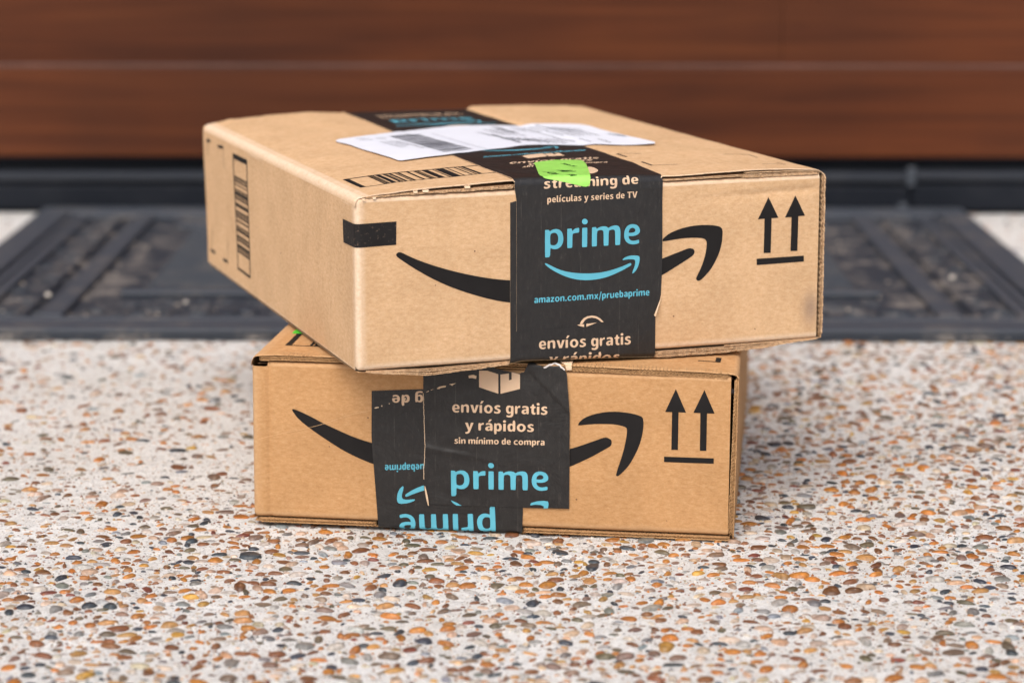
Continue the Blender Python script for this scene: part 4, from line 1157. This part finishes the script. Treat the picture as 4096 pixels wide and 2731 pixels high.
def build_edges_U():
    W, D, H = BOX['U']['dim']
    def top(k, c=0.0):
        return lambda s, d, o: warp('U', s, d, H + 0.7 + (rise('U', s, 0) - 1.1) * k + c + o)
    sp = []
    for (a, c) in ((4.5, 86.2),):
        sp += [dict(pos=top(0.50), s0=a, s1=c, step=0.45, thick=0.5, prot=-0.6, amp=0.7, seed=1, depth=10), dict(pos=top(0.36), s0=a, s1=c, step=0.45, thick=0.55, prot=0.1, amp=0.9, seed=2, depth=10),
               dict(pos=top(0.22), s0=a, s1=c, step=0.45, thick=0.5, prot=-0.2, amp=0.8, seed=3, depth=10)]
    sp += [dict(pos=top(0.45), s0=168.3, s1=W - 5, step=0.45, thick=0.45, prot=-0.5, amp=0.5, seed=5, depth=10), dict(pos=top(0.28), s0=168.3, s1=W - 4, step=0.45, thick=0.4, prot=-0.1, amp=0.45, seed=6, depth=10)]
    sp += [dict(pos=top(0.72, 0), s0=216, s1=W - 3, step=0.45, thick=0.5, prot=0.0, amp=0.6, seed=7, depth=10), dict(pos=top(0.12), s0=214, s1=W - 3, step=0.45, thick=0.6, prot=0.1, amp=0.7, seed=8, depth=10),
           dict(pos=top(0.0), s0=218, s1=W - 8, step=0.45, thick=0.45, prot=-0.3, amp=0.6, seed=9, depth=10)]
    edge_obj('cut_edge', 'U', sp)
    def bot(k, c=0.0):
        return lambda s, d, o: warp('U', s, d, -0.1 - (lerp_tab(SAG['U'], s)) * k + c + o)
    sp = []
    for k, pr, sd in ((0.35, -0.8, 21), (0.55, -0.3, 22), (0.80, 0.1, 23), (0.98, 0.3, 24)):
        sp.append(dict(pos=bot(k), s0=5, s1=83.4, step=0.45, thick=0.45, prot=pr, amp=0.6, seed=sd, depth=12))
        sp.append(dict(pos=bot(k), s0=164.9, s1=W - 1.5, step=0.45, thick=0.5, prot=pr, amp=0.8, seed=sd + 5, depth=12))
    sp.append(dict(pos=bot(0.15), s0=206, s1=W - 2, step=0.45, thick=0.5, prot=-0.3, amp=0.7, seed=31, depth=8))
    edge_obj('cut_edge', 'U', sp)
    def rt(off):
        return lambda s, d, o: warp('U', W - off + o, d, s)
    sp = [dict(pos=rt(0.35), s0=1, s1=H + 0.5, step=0.4, thick=0.75, prot=0.5, amp=0.5, wamp=0.12, seed=41, depth=9), dict(pos=rt(1.25), s0=1, s1=H, step=0.4, thick=0.35, prot=-0.9, amp=0.6, wamp=0.3, wpitch=3, seed=42, depth=9)]
    edge_obj('cut_edge', 'U', sp)

def build_edges_L():
    W, D, H = BOX['L']['dim']
    def top(c):
        return lambda s, d, o: warp('L', s, d, H + rise('L', s, 0) + c + o)
    sp = []
    for (a, c, wv) in ((4.0, 95.0, 0.10), (165.0, W - 4.5, 0.22)):
        sp += [dict(pos=top(-0.30), s0=a, s1=c, step=0.3, thick=0.45, prot=0.5, amp=0.4, wamp=wv, seed=1), dict(pos=top(-1.35), s0=a, s1=c, step=0.3, thick=0.5, prot=0.0, amp=0.35, wamp=wv * 1.1, seed=2, ph=0.5),
               dict(pos=top(-2.1), s0=a, s1=c, step=0.3, thick=0.45, prot=-0.1, amp=0.3, wamp=wv * 1.1, seed=3, ph=1.0), dict(pos=top(-2.9), s0=a, s1=c, step=0.3, thick=0.5, prot=0.2, amp=0.4, wamp=wv, seed=4, ph=0.5)]
    sp += [dict(pos=top(-1.5), s0=95, s1=165, step=0.5, thick=0.5, prot=-0.4, amp=0.3, wamp=0.1, seed=11), dict(pos=top(-2.8), s0=95, s1=165, step=0.5, thick=0.5, prot=-0.3, amp=0.3, wamp=0.1, seed=12)]
    edge_obj('fluted_edge', 'L', sp)
    def rt(off):
        return lambda s, d, o: warp('L', W - off * (1.12 - 0.4 * s / H) + o, d, s)
    sp = [dict(pos=rt(0.25), s0=0, s1=H - 1, step=0.3, thick=0.5, prot=0.35, amp=0.25, wamp=0.20, seed=21), dict(pos=rt(1.0), s0=1, s1=H - 2, step=0.3, thick=0.45, prot=-0.5, amp=0.3, wamp=0.28, seed=22, ph=0.5),
          dict(pos=rt(1.7), s0=1, s1=H - 2, step=0.3, thick=0.45, prot=0.1, amp=0.3, wamp=0.28, seed=23, ph=1.0), dict(pos=rt(2.5), s0=2, s1=H - 3, step=0.3, thick=0.45, prot=0.2, amp=0.3, wamp=0.22, seed=24, ph=1.6)]
    edge_obj('fluted_edge', 'L', sp)
    def bot(c):
        return lambda s, d, o: warp('L', s, d, c + o)
    sp = []
    for (a, c2) in ((3.0, 67.5), (147.4, W - 2)):
        sp += [dict(pos=bot(0.2), s0=a, s1=c2, step=0.3, thick=0.5, prot=0.2, amp=0.3, wamp=0.12, seed=31), dict(pos=bot(-0.5), s0=a, s1=c2, step=0.3, thick=0.45, prot=-0.4, amp=0.3, wamp=0.2, seed=32, ph=1.0),
               dict(pos=bot(-1.25), s0=a, s1=c2, step=0.3, thick=0.45, prot=0.5, amp=0.4, wamp=0.15, seed=33, ph=0.8)]
    edge_obj('fluted_edge', 'L', sp)

for b in 'UL':
    panel_front(b); panel_left(b); panel_top(b); panel_bottom(b)
    # inner flap closing the gap behind the top edge
    W, D, H = BOX[b]['dim']
    xs = np.linspace(3, W - 3, 12)
    mesh_obj('inner_flap', [warp(b, x, y, H - 2.6) for x in xs for y in (1.5, 120, 240, D - 2)], grid_faces(12, 4), M_DARKIN, ROOT[b])
build_edges_U()
build_edges_L()

# little torn chips on the upper flap edge
V, F = [], []
for (x, w) in ((30.5, 2.4), (35.5, 3.4), (58, 3.2), (9, 1.8), (3.6, 1.6)):
    z0 = BOX['U']['dim'][2] + rise('U', x, 0) - 0.9
    o = len(V)
    for (dx, dy, dz) in ((0, -0.2, 0), (w, -0.5, 0.1), (w * 0.9, -1.1, -1.0), (0.2, -0.9, -0.9), (0, 0.9, 0.3), (w, 0.9, 0.3)):
        V.append(warp('U', x + dx, dy, z0 + dz))
    F += [(o + 3, o + 2, o + 1, o), (o, o + 1, o + 5, o + 4)]
mesh_obj('torn_chip', V, F, M_FIBRE, BU, smooth=False)

# ---- prints straight on the board
def pr(name, b, polys, surf=s_wrap, off=0.0, mat=M_INK, parent=None, sm=0, **k):
    return polys_print(name, b, polys, off, mat, parent or ROOT[b], surf=surf, smooth_it=sm, **k)

def front_off(b):
    """follows the slightly bowed front panel"""
    def s(bb, x, t, off):
        W, D, H = BOX[bb]['dim']
        right = W - (3.5 if bb == 'U' else 4.2)
        bulge = 0.45 * nz(x, t, 5 if bb == 'U' else 9, 0.022) + 0.12 * nz(x, t, 2, 0.09)
        if bb == 'U':
            bulge += 0.8 * math.exp(-((t - (H - 7 - 0.03 * (W - x))) / 2.2) ** 2) * max(0, min(1, (x - 175) / 60))
        else:
            bulge += 0.9 * math.exp(-((x - 9.5) / 1.6) ** 2)
        bulge *= max(0, min(1, (x - 3.2) / 10)) * min(1, (right - x) / 8 + 0.15)
        return warp(bb, x, bulge - off, t)
    return s
FO = {'U': front_off('U'), 'L': front_off('L')}
for b, k1, k2 in (('U', 'u_box_smile', 'u_arrow'), ('L', 'l_box_smile', 'l_arrow')):
    for i, p in enumerate(DATA[k1]):
        pr('curved_arrow_print', b, [p], FO[b], 0.14, sm=1, sx=3.0, st=3.0)
    for i, p in enumerate(DATA[k2]):
        pr('up_arrow_print' if i < 2 else 'bar_print', b, [p], FO[b], 0.14, sx=3.0, st=3.0)
# black patch folded round the upper left corner: front part and side part
def s_corner(b, s, t, off):
    # s = distance along the wrap: s<0 on the side panel, s>0 on the front
    Rf = 3.2; a = (Rf * math.pi / 2)
    if s < 0: return warp(b, -off, Rf - s, t)
    if s < a:
        u = s / Rf
        return warp(b, Rf - (Rf + off) * math.cos(u), Rf - (Rf + off) * math.sin(u), t)
    return FO[b](b, Rf + (s - a), t, off)
a0 = 3.2 * math.pi / 2
pr('corner_print', 'U', [[(-19.8, 76.0), (23.3 + a0 - 3.2 - 1.6, 76.8), (21.5 + a0 - 3.2, 64.7), (-19.0, 63.8)]], s_corner, 0.14, M_INK_WORN, sx=0.6, st=3.0, fine=False)

def s_t(b, x, y, off): return s_top(b, x, y, off + 0.22 * nz(x, y, 4, 0.05))
# bar code on the upper box's top
ub = DATA['u_bar']
def bar_row(polys_into, x0, x1, ya, yb):
    polys_into.append([(x0, ya), (x1, ya), (x1, yb), (x0, yb)])
P = []
xa, xb, yn, yf = 10.2, 86.6, 26.6, 59.0
def yl(x, near): return (26.3 + (x - 11) * 0.04) if near else (58.8 + (x - 10) * 0.03)
def quad(xs, xe, n0=None, n1=None):
    return [(xs, yl(xs, True)), (xe, yl(xe, True)), (xe - 0.3, yl(xe, False)), (xs - 0.3, yl(xs, False))]
P.append(quad(10.6, 13.6))
bx = [q[0] for q in DATA['u_bar_b']]
for i in range(0, len(bx) - 1, 2):
    P.append(quad(bx[i], bx[i + 1]))
last = bx[-1]
P2 = [[(13.4, yl(13, True)), (88, yl(88, True)), (88, yl(88, True) + 0.9), (13.4, yl(13, True) + 0.9)], [(13.4, yl(13, False) - 1.6), (88, yl(88, False) - 1.6), (88, yl(88, False)), (13.4, yl(13, False))]]
for q in P: pr('bar_code_print', 'U', [q], s_t, 0.16, fine=False) if False else None
def multi(name, b, polys, surf, off, mat, parent=None, sx=4.0, st=6.0, disp=None):
    bm = bmesh.new()
    for p in polys:
        vs = [bm.verts.new((q[0], q[1], 0)) for q in p]
        bm.faces.new(vs)
    return lay(name, b, bm, surf, off, mat, parent or ROOT[b], (), sx, st, disp=disp)
multi('bar_code_print', 'U', P, s_t, 0.16, M_INK)
multi('bar_code_frame', 'U', P2, s_t, 0.15, M_INK)
# bar code on the left side
lb = DATA['left_bar']
ya, yb2 = 265.2, 230.0
zt, zb = 81.4, 9.0
sc = (zt - zb) / 1140.0
iv = [(275, 325), (488, 502), (508, 514), (520, 526), (533, 545), (566, 576), (612, 620), (626, 634), (640, 672), (680, 688), (694, 702), (708, 716), (745, 752), (758, 785), (822, 836), (842, 850), (856, 864), (870, 880), (886, 894), (918, 934), (974, 986), (992, 1000), (1006, 1030), (1066, 1080), (1086, 1094), (1100, 1106), (1112, 1126), (1156, 1186), (1192, 1200), (1206, 1214), (1222, 1238), (1390, 1415)]
PP = [[(yb2, zt - (c - 275) * sc), (ya, zt - (c - 275) * sc), (ya, zt - (a - 275) * sc), (yb2, zt - (a - 275) * sc)] for a, c in iv]
s_l = lambda b, y, z, off: s_left(b, y, z, off - 0.7 * nz(y, z, 3, 0.02) * min(1, (y - 3.2) / 20) * min(1, z / 10) * min(1, (BOX[b]['dim'][2] - z) / 12))
multi('bar_code_print', 'U', PP, s_l, 0.15, M_INK)
multi('bar_code_frame', 'U', [[(yb2, zb), (yb2 + 1.8, zb), (yb2 + 1.8, zt), (yb2, zt)], [(ya - 1.8, zb), (ya, zb), (ya, zt), (ya - 1.8, zt)]], s_l, 0.17, M_INK)

def stroke(p, w):
    out = []
    for a, c in zip(p, p[1:]):
        d = Vector((c[0] - a[0], c[1] - a[1])).normalized()
        n = Vector((-d.y, d.x)) * w / 2
        out.append([(a[0] - n.x, a[1] - n.y), (c[0] - n.x, c[1] - n.y), (c[0] + n.x, c[1] + n.y), (a[0] + n.x, a[1] + n.y)])
    return out
Lm = DATA['marks_L']; Tm = DATA['marks_T']
for i, p in enumerate(Lm): multi('corner_mark', 'U', stroke(p, 1.9 if i in (0, 2, 5, 7) else 0.6), s_l, 0.15, M_INK)
for i, p in enumerate(Tm): multi('corner_mark', 'U', stroke(p, 1.2 if i in (0, 2) else 0.6), s_t, 0.15, M_INK)
m = DATA['mark_LT']
multi('corner_mark', 'L', [[(237.6, 24.4), (249.6, 24.4), (249.6, 25.5), (237.6, 25.5)], [(246.8, 25.5), (249.6, 25.5), (249.9, 35.5), (247.0, 35.5)]], s_t, 0.2, M_INK)
P = [[(13.5, 23.5), (16.8, 23.5), (16.8, 62), (13.5, 62)], [(16.8, 23.5), (86, 23.5), (86, 24.6), (16.8, 24.6)], [(16.8, 60.9), (86, 60.9), (86, 62), (16.8, 62)]]
x = 26.8
brn = random.Random(5)
while x < 78:
    w = brn.choice([0.5, 0.9, 1.6]); P.append([(x, 24.6), (x + w, 24.6), (x + w, 60.9), (x, 60.9)]); x += w + brn.choice([0.5, 0.9, 1.8])
multi('bar_code_print', 'L', P, s_t, 0.2, M_INK)
sc_ = DATA['scratch']
multi('scratch_mark', 'L', stroke([(3.5, 44.5), (9, 46.2)] + sc_, 0.15), FO['L'], 0.22, M_SCRATCH)

# ---- tapes
def wrinkle(seed, amp):
    return lambda x, t: amp * (nz(x, t, seed, 0.06) + 0.5 * nz(x, t, seed + 3, 0.17)) + (amp * 1.6 * math.exp(-((t - 87 + 2 * nz(x, 1, 1, 0.05)) / 1.6) ** 2) * (0.5 + nz(x, 3, 3, 0.08)) if t > 78 else 0)
wU = wrinkle(3, 0.16)
wUn = wrinkle(8, 0.07)
def wL(x, t):
    d = 0.30 * nz(x + t * 0.5, t * 1.6, 5, 0.05) + 0.16 * nz(x, t, 8, 0.15)
    # long diagonal crease in the upper right of the over-tape
    u = ((t - 87) + (x - 150) * 1.02) / 1.43
    sg = 1 / (1 + math.exp(-max(-30, min(30, u / 0.35))))
    d += (0.55 * sg * math.exp(-max(0, u) / 9.0)) * max(0, min(1, (x - 148) / 5))
    d += 0.3 * math.exp(-(((t - 41) + (x - 110) * 0.16) / 1.6) ** 2) * max(0, min(1, (140 - x) / 30))
    return 0.35 + d * 1.25

def jag(pts, seed, amp, closed=False):
    """roughen an outline"""
    out = []
    for (a, c) in zip(pts, pts[1:]):
        n = max(1, int(math.hypot(c[0] - a[0], c[1] - a[1]) / 0.8))
        for i in range(n):
            f = i / n
            x, y = a[0] + (c[0] - a[0]) * f, a[1] + (c[1] - a[1]) * f
            out.append((x + amp * nz(x, y, seed, 0.8), y + amp * nz(x, y, seed + 5, 0.8)))
    out.append(pts[-1])
    return out

tu = lay('tape', 'U', fill2d([[(82.95, -70), (82.95, 83.3), (86.5, 84), (165, 84), (165, -70)]]), s_wrap, 0.28, M_TAPE, BU, CR['U'], 3.0, 3.0, 0.16, wUn)
tu.name = 'tape'
overL = [(86.45, 15.3), (86.45, 60), (86.4, 84), (85.6, 90), (85.2, 96.5)] + [(85.6, 118), (85.2, 140), (86.2, 165), (86.5, 200), (87.5, 250), (89, 315), (91.5, 372), (92, 442), (92, 470)]
overR = [(176, 470), (176, 442), (176, 385), (175.5, 330), (175.8, 240), (175.5, 190), (173.5, 144), (170.3, 115), (168.4, 97), (168.2, 87), (168.4, 60), (168.4, 42), (167.9, 30), (166.6, 23), (164.2, 18.6)]
overB = [(162, 18.3), (136.6, 17.2), (114, 16.0)]
outline = jag(overL[3:9], 4, 0.5)
outline = overL[:3] + outline + overL[9:] + overR + jag(overB, 2, 0.15) + [(88, 15.25)]
to = lay('tape', 'U', fill2d([outline]), s_wrap, 0.5, M_TAPE, BU, CR['U'], 3.0, 3.0, 0.24, wU)
# curled lower right corner of the over-tape showing its kraft back
curl = []
V, F = [], []
for i in range(7):
    f = i / 6
    for j in range(5):
        g = j / 4
        x = 168.2 - 3.6 * f + 0.2; t = 29.5 - 9.5 * f - 0.2
        a = g * 2.4
        lift = 1.3 * f ** 0.8
        V.append(warp('U', x - lift * math.sin(a) * 0.9, -(0.55 + lift * (1 - math.cos(a))), t - 1.2 * g * f))
mesh_obj('curled_corner', V, grid_faces(7, 5), M_FIBRE, to)

PO = 0.13
def on_tape(par, b, name, polys, off, mat, disp, sm=1):
    if name in ('smile_print', 'box_icon') and len(polys) == 2:
        polys_print(name, b, polys[:1], off, mat, par, disp, s_wrap, sm)
        return polys_print('arrow_head_print' if name == 'smile_print' else name, b, polys[1:], off, mat, par, disp, s_wrap, sm)
    return polys_print(name, b, polys, off, mat, par, disp, s_wrap, sm)
prime = DATA['prime']; smile = DATA['smile']
def xf(polys, o0, o1, ex, ey):
    """map points given relative to o0 into frame o1 with axes ex, ey"""
    return [[(o1[0] + (x - o0[0]) * ex[0] + (y - o0[1]) * ey[0], o1[1] + (x - o0[0]) * ex[1] + (y - o0[1]) * ey[1]) for x, y in p] for p in polys]
on_tape(to, 'U', 'blue_wordmark', prime, 0.5 + PO, M_BLUE, wU)
on_tape(to, 'U', 'smile_print', smile, 0.5 + PO, M_BLUE, wU)
aff_text('lettering', 'U', 'amazon.com.mx/pruebaprime', 'u_url', 0.5 + PO, M_BLUE, to, wU)
aff_text('lettering', 'U', 'películas y series de TV', 'u_pel', 0.5 + PO, M_KRAFT, to, wU)
aff_text('lettering', 'U', 'streaming de', 'u_str', 0.5 + PO, M_KRAFT, to, wU, 0.02)
on_tape(to, 'U', 'ring_icon', [DATA['icon_H'][2]], 0.5 + PO, M_KRAFT, wU, 0)
on_tape(to, 'U', 'box_icon', DATA['icon_H'][:2], 0.5 + PO, M_KRAFT, wU, 0)
aff_text('lettering', 'U', 'envíos gratis', 'u_env', 0.28 + PO, M_KRAFT, tu, wUn, 0.02)
aff_text('lettering', 'U', 'y rápidos', 'u_rap', 0.28 + PO, M_KRAFT, tu, wUn, 0.02)
aff_text('lettering', 'U', 'envíos gratis', 't_env', 0.5 + PO, M_KRAFT, to, wU, 0.02)
aff_text('lettering', 'U', 'y rápidos', 't_rap', 0.5 + PO, M_KRAFT, to, wU, 0.02)
aff_text('lettering', 'U', 'sin mínimo de compra', 't_sin', 0.5 + PO, M_KRAFT, to, wU)
aff_text('lettering', 'U', 'amazon.com.mx/pruebaprime', 't_url', 0.5 + PO, M_BLUE, to, wU)
on_tape(to, 'U', 'box_icon', DATA['icon_J'], 0.5 + PO, M_KRAFT, wU, 0)
on_tape(to, 'U', 'round_icon', [DATA['icon_round']], 0.5 + PO, M_KRAFT, wU, 1)
on_tape(to, 'U', 'smile_print', xf(smile, (102, 50), (106, 219), (1, 0.12), (0, 1)), 0.5 + PO, M_BLUE, wU)
# far end of the tape
on_tape(to, 'U', 'blue_wordmark', xf(prime, (102.08, 58.2), (107.5, 379), (1.03, 0), (0, 1.03)), 0.5 + PO, M_BLUE, wU)
on_tape(to, 'U', 'smile_print', xf(smile, (102.08, 50), (107.5, 369), (1.03, 0), (0, 1.03)), 0.5 + PO, M_BLUE, wU)
DATA['tx']['far_url'] = [[101, 351], [168, 354], [101, 354.5]]
DATA['tx']['far_str'] = [[107, 412], [163, 412], [107, 417]]
DATA['tx']['far_sin'] = [[107, 403], [163, 403], [107, 406]]
DATA['tx']['far_env'] = [[107, 425], [163, 425], [107, 431]]
aff_text('lettering', 'U', 'amazon.com.mx/pruebaprime', 'far_url', 0.5 + PO, M_BLUE, to, wU)
aff_text('lettering', 'U', 'streaming de', 'far_str', 0.5 + PO, M_KRAFT, to, wU, 0.02)
aff_text('lettering', 'U', 'películas y series de TV', 'far_sin', 0.5 + PO, M_KRAFT, to, wU)
ring = [(139 + 12 * math.cos(a), 336 + 11 * math.sin(a)) for a in np.linspace(0, 6.1, 20)]
on_tape(to, 'U', 'ring_icon', [ring, [(139 + 8 * math.cos(a), 336 + 7 * math.sin(a)) for a in np.linspace(0, 6.1, 20)]], 0.5 + PO, M_KRAFT, wU, 0)

# lower box: the upside-down tape and the one across it
A = [(65.3, 73.5), (92.99, 75.4), (150, 76), (147.3, 12), (147.1, 1.8), (147, -30), (69.5, -30), (68.6, 0.0), (66.8, 25), (65.1, 48.5)]
ta = lay('tape', 'L', fill2d([A]), s_wrap, 0.3, M_TAPE, BL, CR['L'], 3.0, 3.0, 0.16, wUn)
Bp = DATA['B_out']
core = Bp[:11]
Bc = jag(Bp[0:8], 6, 0.22) + [(p[0], p[1]) for p in Bp[8:11]] + jag(Bp[11:28], 7, 0.7)
# the left part runs up and over the top edge beneath the other box
Bc = [(93.2, 93.5)] + Bc
Bc[-1] = (Bc[-1][0], Bc[-1][1])
tail = [(128.0, 89.0), (128.5, 92.5), (124.5, 104), (110, 103), (93.2, 102)]
Bfull = [(93.2, 101)] + jag(Bp[1:8], 6, 0.22) + [(p[0], p[1]) for p in Bp[8:12]] + jag(Bp[12:23], 7, 0.6) + [(131.2, 88.2), (129.2, 90.8), (127.5, 95), (125, 104), (110, 103)]
tb = lay('tape', 'L', fill2d([Bfull]), s_wrap, 0.6, M_TAPE, BL, CR['L'], 0.9, 0.9, 0.3, wL)
aP = DATA['a_prime_anchor']
ang = math.atan2(8.5 - 6.0, 132.3 - 79.82)
ex = (-math.cos(ang) * 0.98, -math.sin(ang) * 0.98); ey = (math.sin(ang) * 0.98, -math.cos(ang) * 0.98)
on_tape(ta, 'L', 'blue_wordmark', xf(prime, (102.08, 58.19), (132.3, 7.9), ex, ey), 0.3 + PO, M_BLUE, wUn)
on_tape(ta, 'L', 'arrow_head_print', DATA['a_smile'][:1], 0.3 + PO, M_BLUE, wUn, 1)
on_tape(ta, 'L', 'smile_print', DATA['a_smile'][1:], 0.3 + PO, M_BLUE, wUn, 1)
aff_text('lettering', 'L', 'uebaprime', 'a_url', 0.3 + PO, M_BLUE, ta, wUn)
aff_text('lettering', 'L', 'g de', 'a_str', 0.3 + PO, M_KRAFT, ta, wUn, 0.02)
lp0, lp1 = DATA['l_prime_anchor'][0], DATA['l_prime_anchor'][1]
ang = math.atan2(lp1[1] - lp0[1], lp1[0] - lp0[0]); k = 0.98
on_tape(tb, 'L', 'blue_wordmark', xf(prime, (102.08, 58.19), lp0, (k * math.cos(ang), k * math.sin(ang)), (-k * math.sin(ang), k * math.cos(ang))), 0.6 + PO, M_BLUE, wL)
on_tape(tb, 'L', 'smile_print', DATA['b_smile'], 0.6 + PO, M_BLUE, wL, 0)
aff_text('lettering', 'L', 'envíos gratis', 'l_env', 0.6 + PO, M_KRAFT, tb, wL, 0.02)
aff_text('lettering', 'L', 'y rápidos', 'l_rap', 0.6 + PO, M_KRAFT, tb, wL, 0.02)
aff_text('lettering', 'L', 'sin mínimo de compra', 'l_sin', 0.6 + PO, M_KRAFT, tb, wL)
on_tape(tb, 'L', 'box_icon', DATA['icon_E'], 0.6 + PO, M_KRAFT, wL, 0)
multi('tape_rim', 'L', stroke(Bfull[1:60], 0.3), s_wrap, 0.64, M_FIBRE, tb, 0, 0, wL)
for i, p in enumerate(DATA['flecks']):
    if i < 4: multi('worn_fleck', 'L', [p], s_wrap, 0.3 + PO, M_FIBRE, ta, 50, 50, wUn)
    else: multi('worn_fleck', 'L', [p], s_wrap, 0.6 + PO * 1.2, M_FIBRE, tb, 50, 50, wL)
# peeled sliver at the foot of the crossing tape's left edge
V, F = [], []
for i in range(12):
    f = i / 11
    x = 94.1 + 2.0 * f ** 1.5; t = 22.4 - 10.5 * f
    w = 0.5 + 0.6 * math.sin(math.pi * f)
    V += [warp('L', x, -1.3 - 0.8 * f, t), warp('L', x + w, -1.6 - 0.4 * f, t - 0.3)]
for i in range(11): F.append((2 * i, 2 * i + 1, 2 * i + 3, 2 * i + 2))
mesh_obj('peeled_sliver', V, F, M_FIBRE, tb, smooth=False)
# pale torn paper tag hanging over the lower box's top edge
tag_p = [(164.2, 101), (172.3, 101), (172.2, 88.6), (169.6, 88.4), (168.6, 90.8), (166, 93)]
lay('torn_paper', 'L', fill2d([tag_p]), s_wrap, 0.95, M_FIBRE, BL, CR['L'], 2, 2, 0.15)
edge = jag([(Bp[i][0], Bp[i][1]) for i in (13, 14, 15, 16)], 9, 0.6)
multi('torn_rim', 'L', stroke(edge, 0.7), s_wrap, 0.95, simple('torn_white', (0.62, 0.58, 0.55), 0.9), tb, 0, 0, wL)

# ---- shipping label and sticker on the upper box
def s_lab(b, x, y, off):
    lift = 0.35 * nz(x, y, 6, 0.02) + 0.15 * nz(x, y, 2, 0.09) + 0.3
    lift += 0.5 * max(0, (x - 185) / 30) ** 2
    return s_top(b, x, y, off + lift)
lab = lay('shipping_label', 'U', fill2d([chaikin(DATA['label'], 1)]), s_lab, 0.62, M_LABEL, BU, (), 3.0, 3.0, 0.1)
q = [Vector(v) for v in DATA['lab_bar']]
PB = []
brn = random.Random(21)
f = 0.0
while f < 1.0:
    w = brn.choice([0.009, 0.012, 0.018])
    g = min(1, f + w)
    PB.append([tuple(q[0].lerp(q[3], f)), tuple(q[1].lerp(q[2], f)), tuple(q[1].lerp(q[2], g)), tuple(q[0].lerp(q[3], g))])
    f = g + brn.choice([0.013, 0.018, 0.026])
multi('bar_code_print', 'U', PB, s_lab, 0.74, M_LABINK, lab)
for i, l in enumerate(DATA['lab_lines']):
    a, c = Vector(l[0]), Vector(l[-1])
    if i in (5,):
        multi('rule_print', 'U', stroke(l, 0.35), s_lab, 0.74, M_LABINK, lab); continue
    Lh = (c - a).length
    d = (c - a).normalized(); nn = Vector((-d.y, d.x))
    w = 2.6 if i in (8, 9, 10, 11, 12, 16, 18) else 1.5
    polys = []
    p = 0.0
    while p < Lh:
        ww = brn.uniform(0.35, 1.1)
        hh = w * brn.uniform(0.6, 1.0)
        s0, s1 = a + d * p, a + d * min(Lh, p + ww)
        polys.append([tuple(s0), tuple(s1), tuple(s1 + nn * hh), tuple(s0 + nn * hh)])
        p += ww + brn.uniform(0.25, 0.7)
    multi('text_line_print', 'U', polys, s_lab, 0.74, M_LABINK, lab)
gs = lay('green_sticker', 'U', fill2d([chaikin(DATA['green'], 1)]), s_wrap, 0.85, M_GREEN, BU, CR['U'], 2.0, 2.0, 0.12, wU)
# further small print of the label: faint address block, rules and a thin grey band
def lab_rows(x0, y0, dx, dy, n, length, step, h):
    for r in range(n):
        polys = []
        p = 0.0
        L = length * brn.uniform(0.7, 1)
        while p < L:
            ww = brn.uniform(0.6, 2.0)
            ax, ay = x0 + dx * p + r * step[0], y0 + dy * p + r * step[1]
            polys.append([(ax, ay), (ax + dx * ww, ay + dy * ww), (ax + dx * ww - dy * h, ay + dy * ww + dx * h), (ax - dy * h, ay + dy * p * 0 + dx * h)])
            p += ww + brn.uniform(0.4, 0.8)
        multi('text_line_print', 'U', polys, s_lab, 0.74, M_LABINK, lab)
lab_rows(146, 224, 0.06, -1, 4, 40, (3.4, -1.2), 1.0)
lab_rows(166, 232, 0.06, -1, 5, 30, (3.6, -1.5), 1.0)
lab_rows(150, 175, 0.06, -1, 6, 26, (4.0, -1.4), 1.1)
lab_rows(178, 200, 0.06, -1, 6, 34, (3.6, -1.6), 0.9)
lab_rows(66, 176, 0.12, -1, 3, 34, (3.2, 0.8), 0.8)
def stick_text(s, bl, br, up):
    DATA['tx']['_'] = [bl, br, up]
    aff_text('lettering', 'U', s, '_', 0.85 + PO, M_GREENINK, gs, wU, 0.0)
stick_text('AI', [118, 120], [118.5, 112], [124, 120])
stick_text('/CN', [108.5, 113], [108.7, 103], [112, 113])
stick_text('NA', [116.5, 101], [117, 96], [119.5, 101])
stick_text('TIA-N', [130, 146], [132, 132], [132.2, 146])
lay('green_sticker', 'L', fill2d([DATA['green_L'][:3] + [(16, 84), (26, 82), (26, 58)] + DATA['green_L'][5:]]), s_t, 0.3, simple('deep_green_sticker', (0.10, 0.62, 0.045), 0.4, 90, 0.1), BL, (), 4, 4, 0.12)
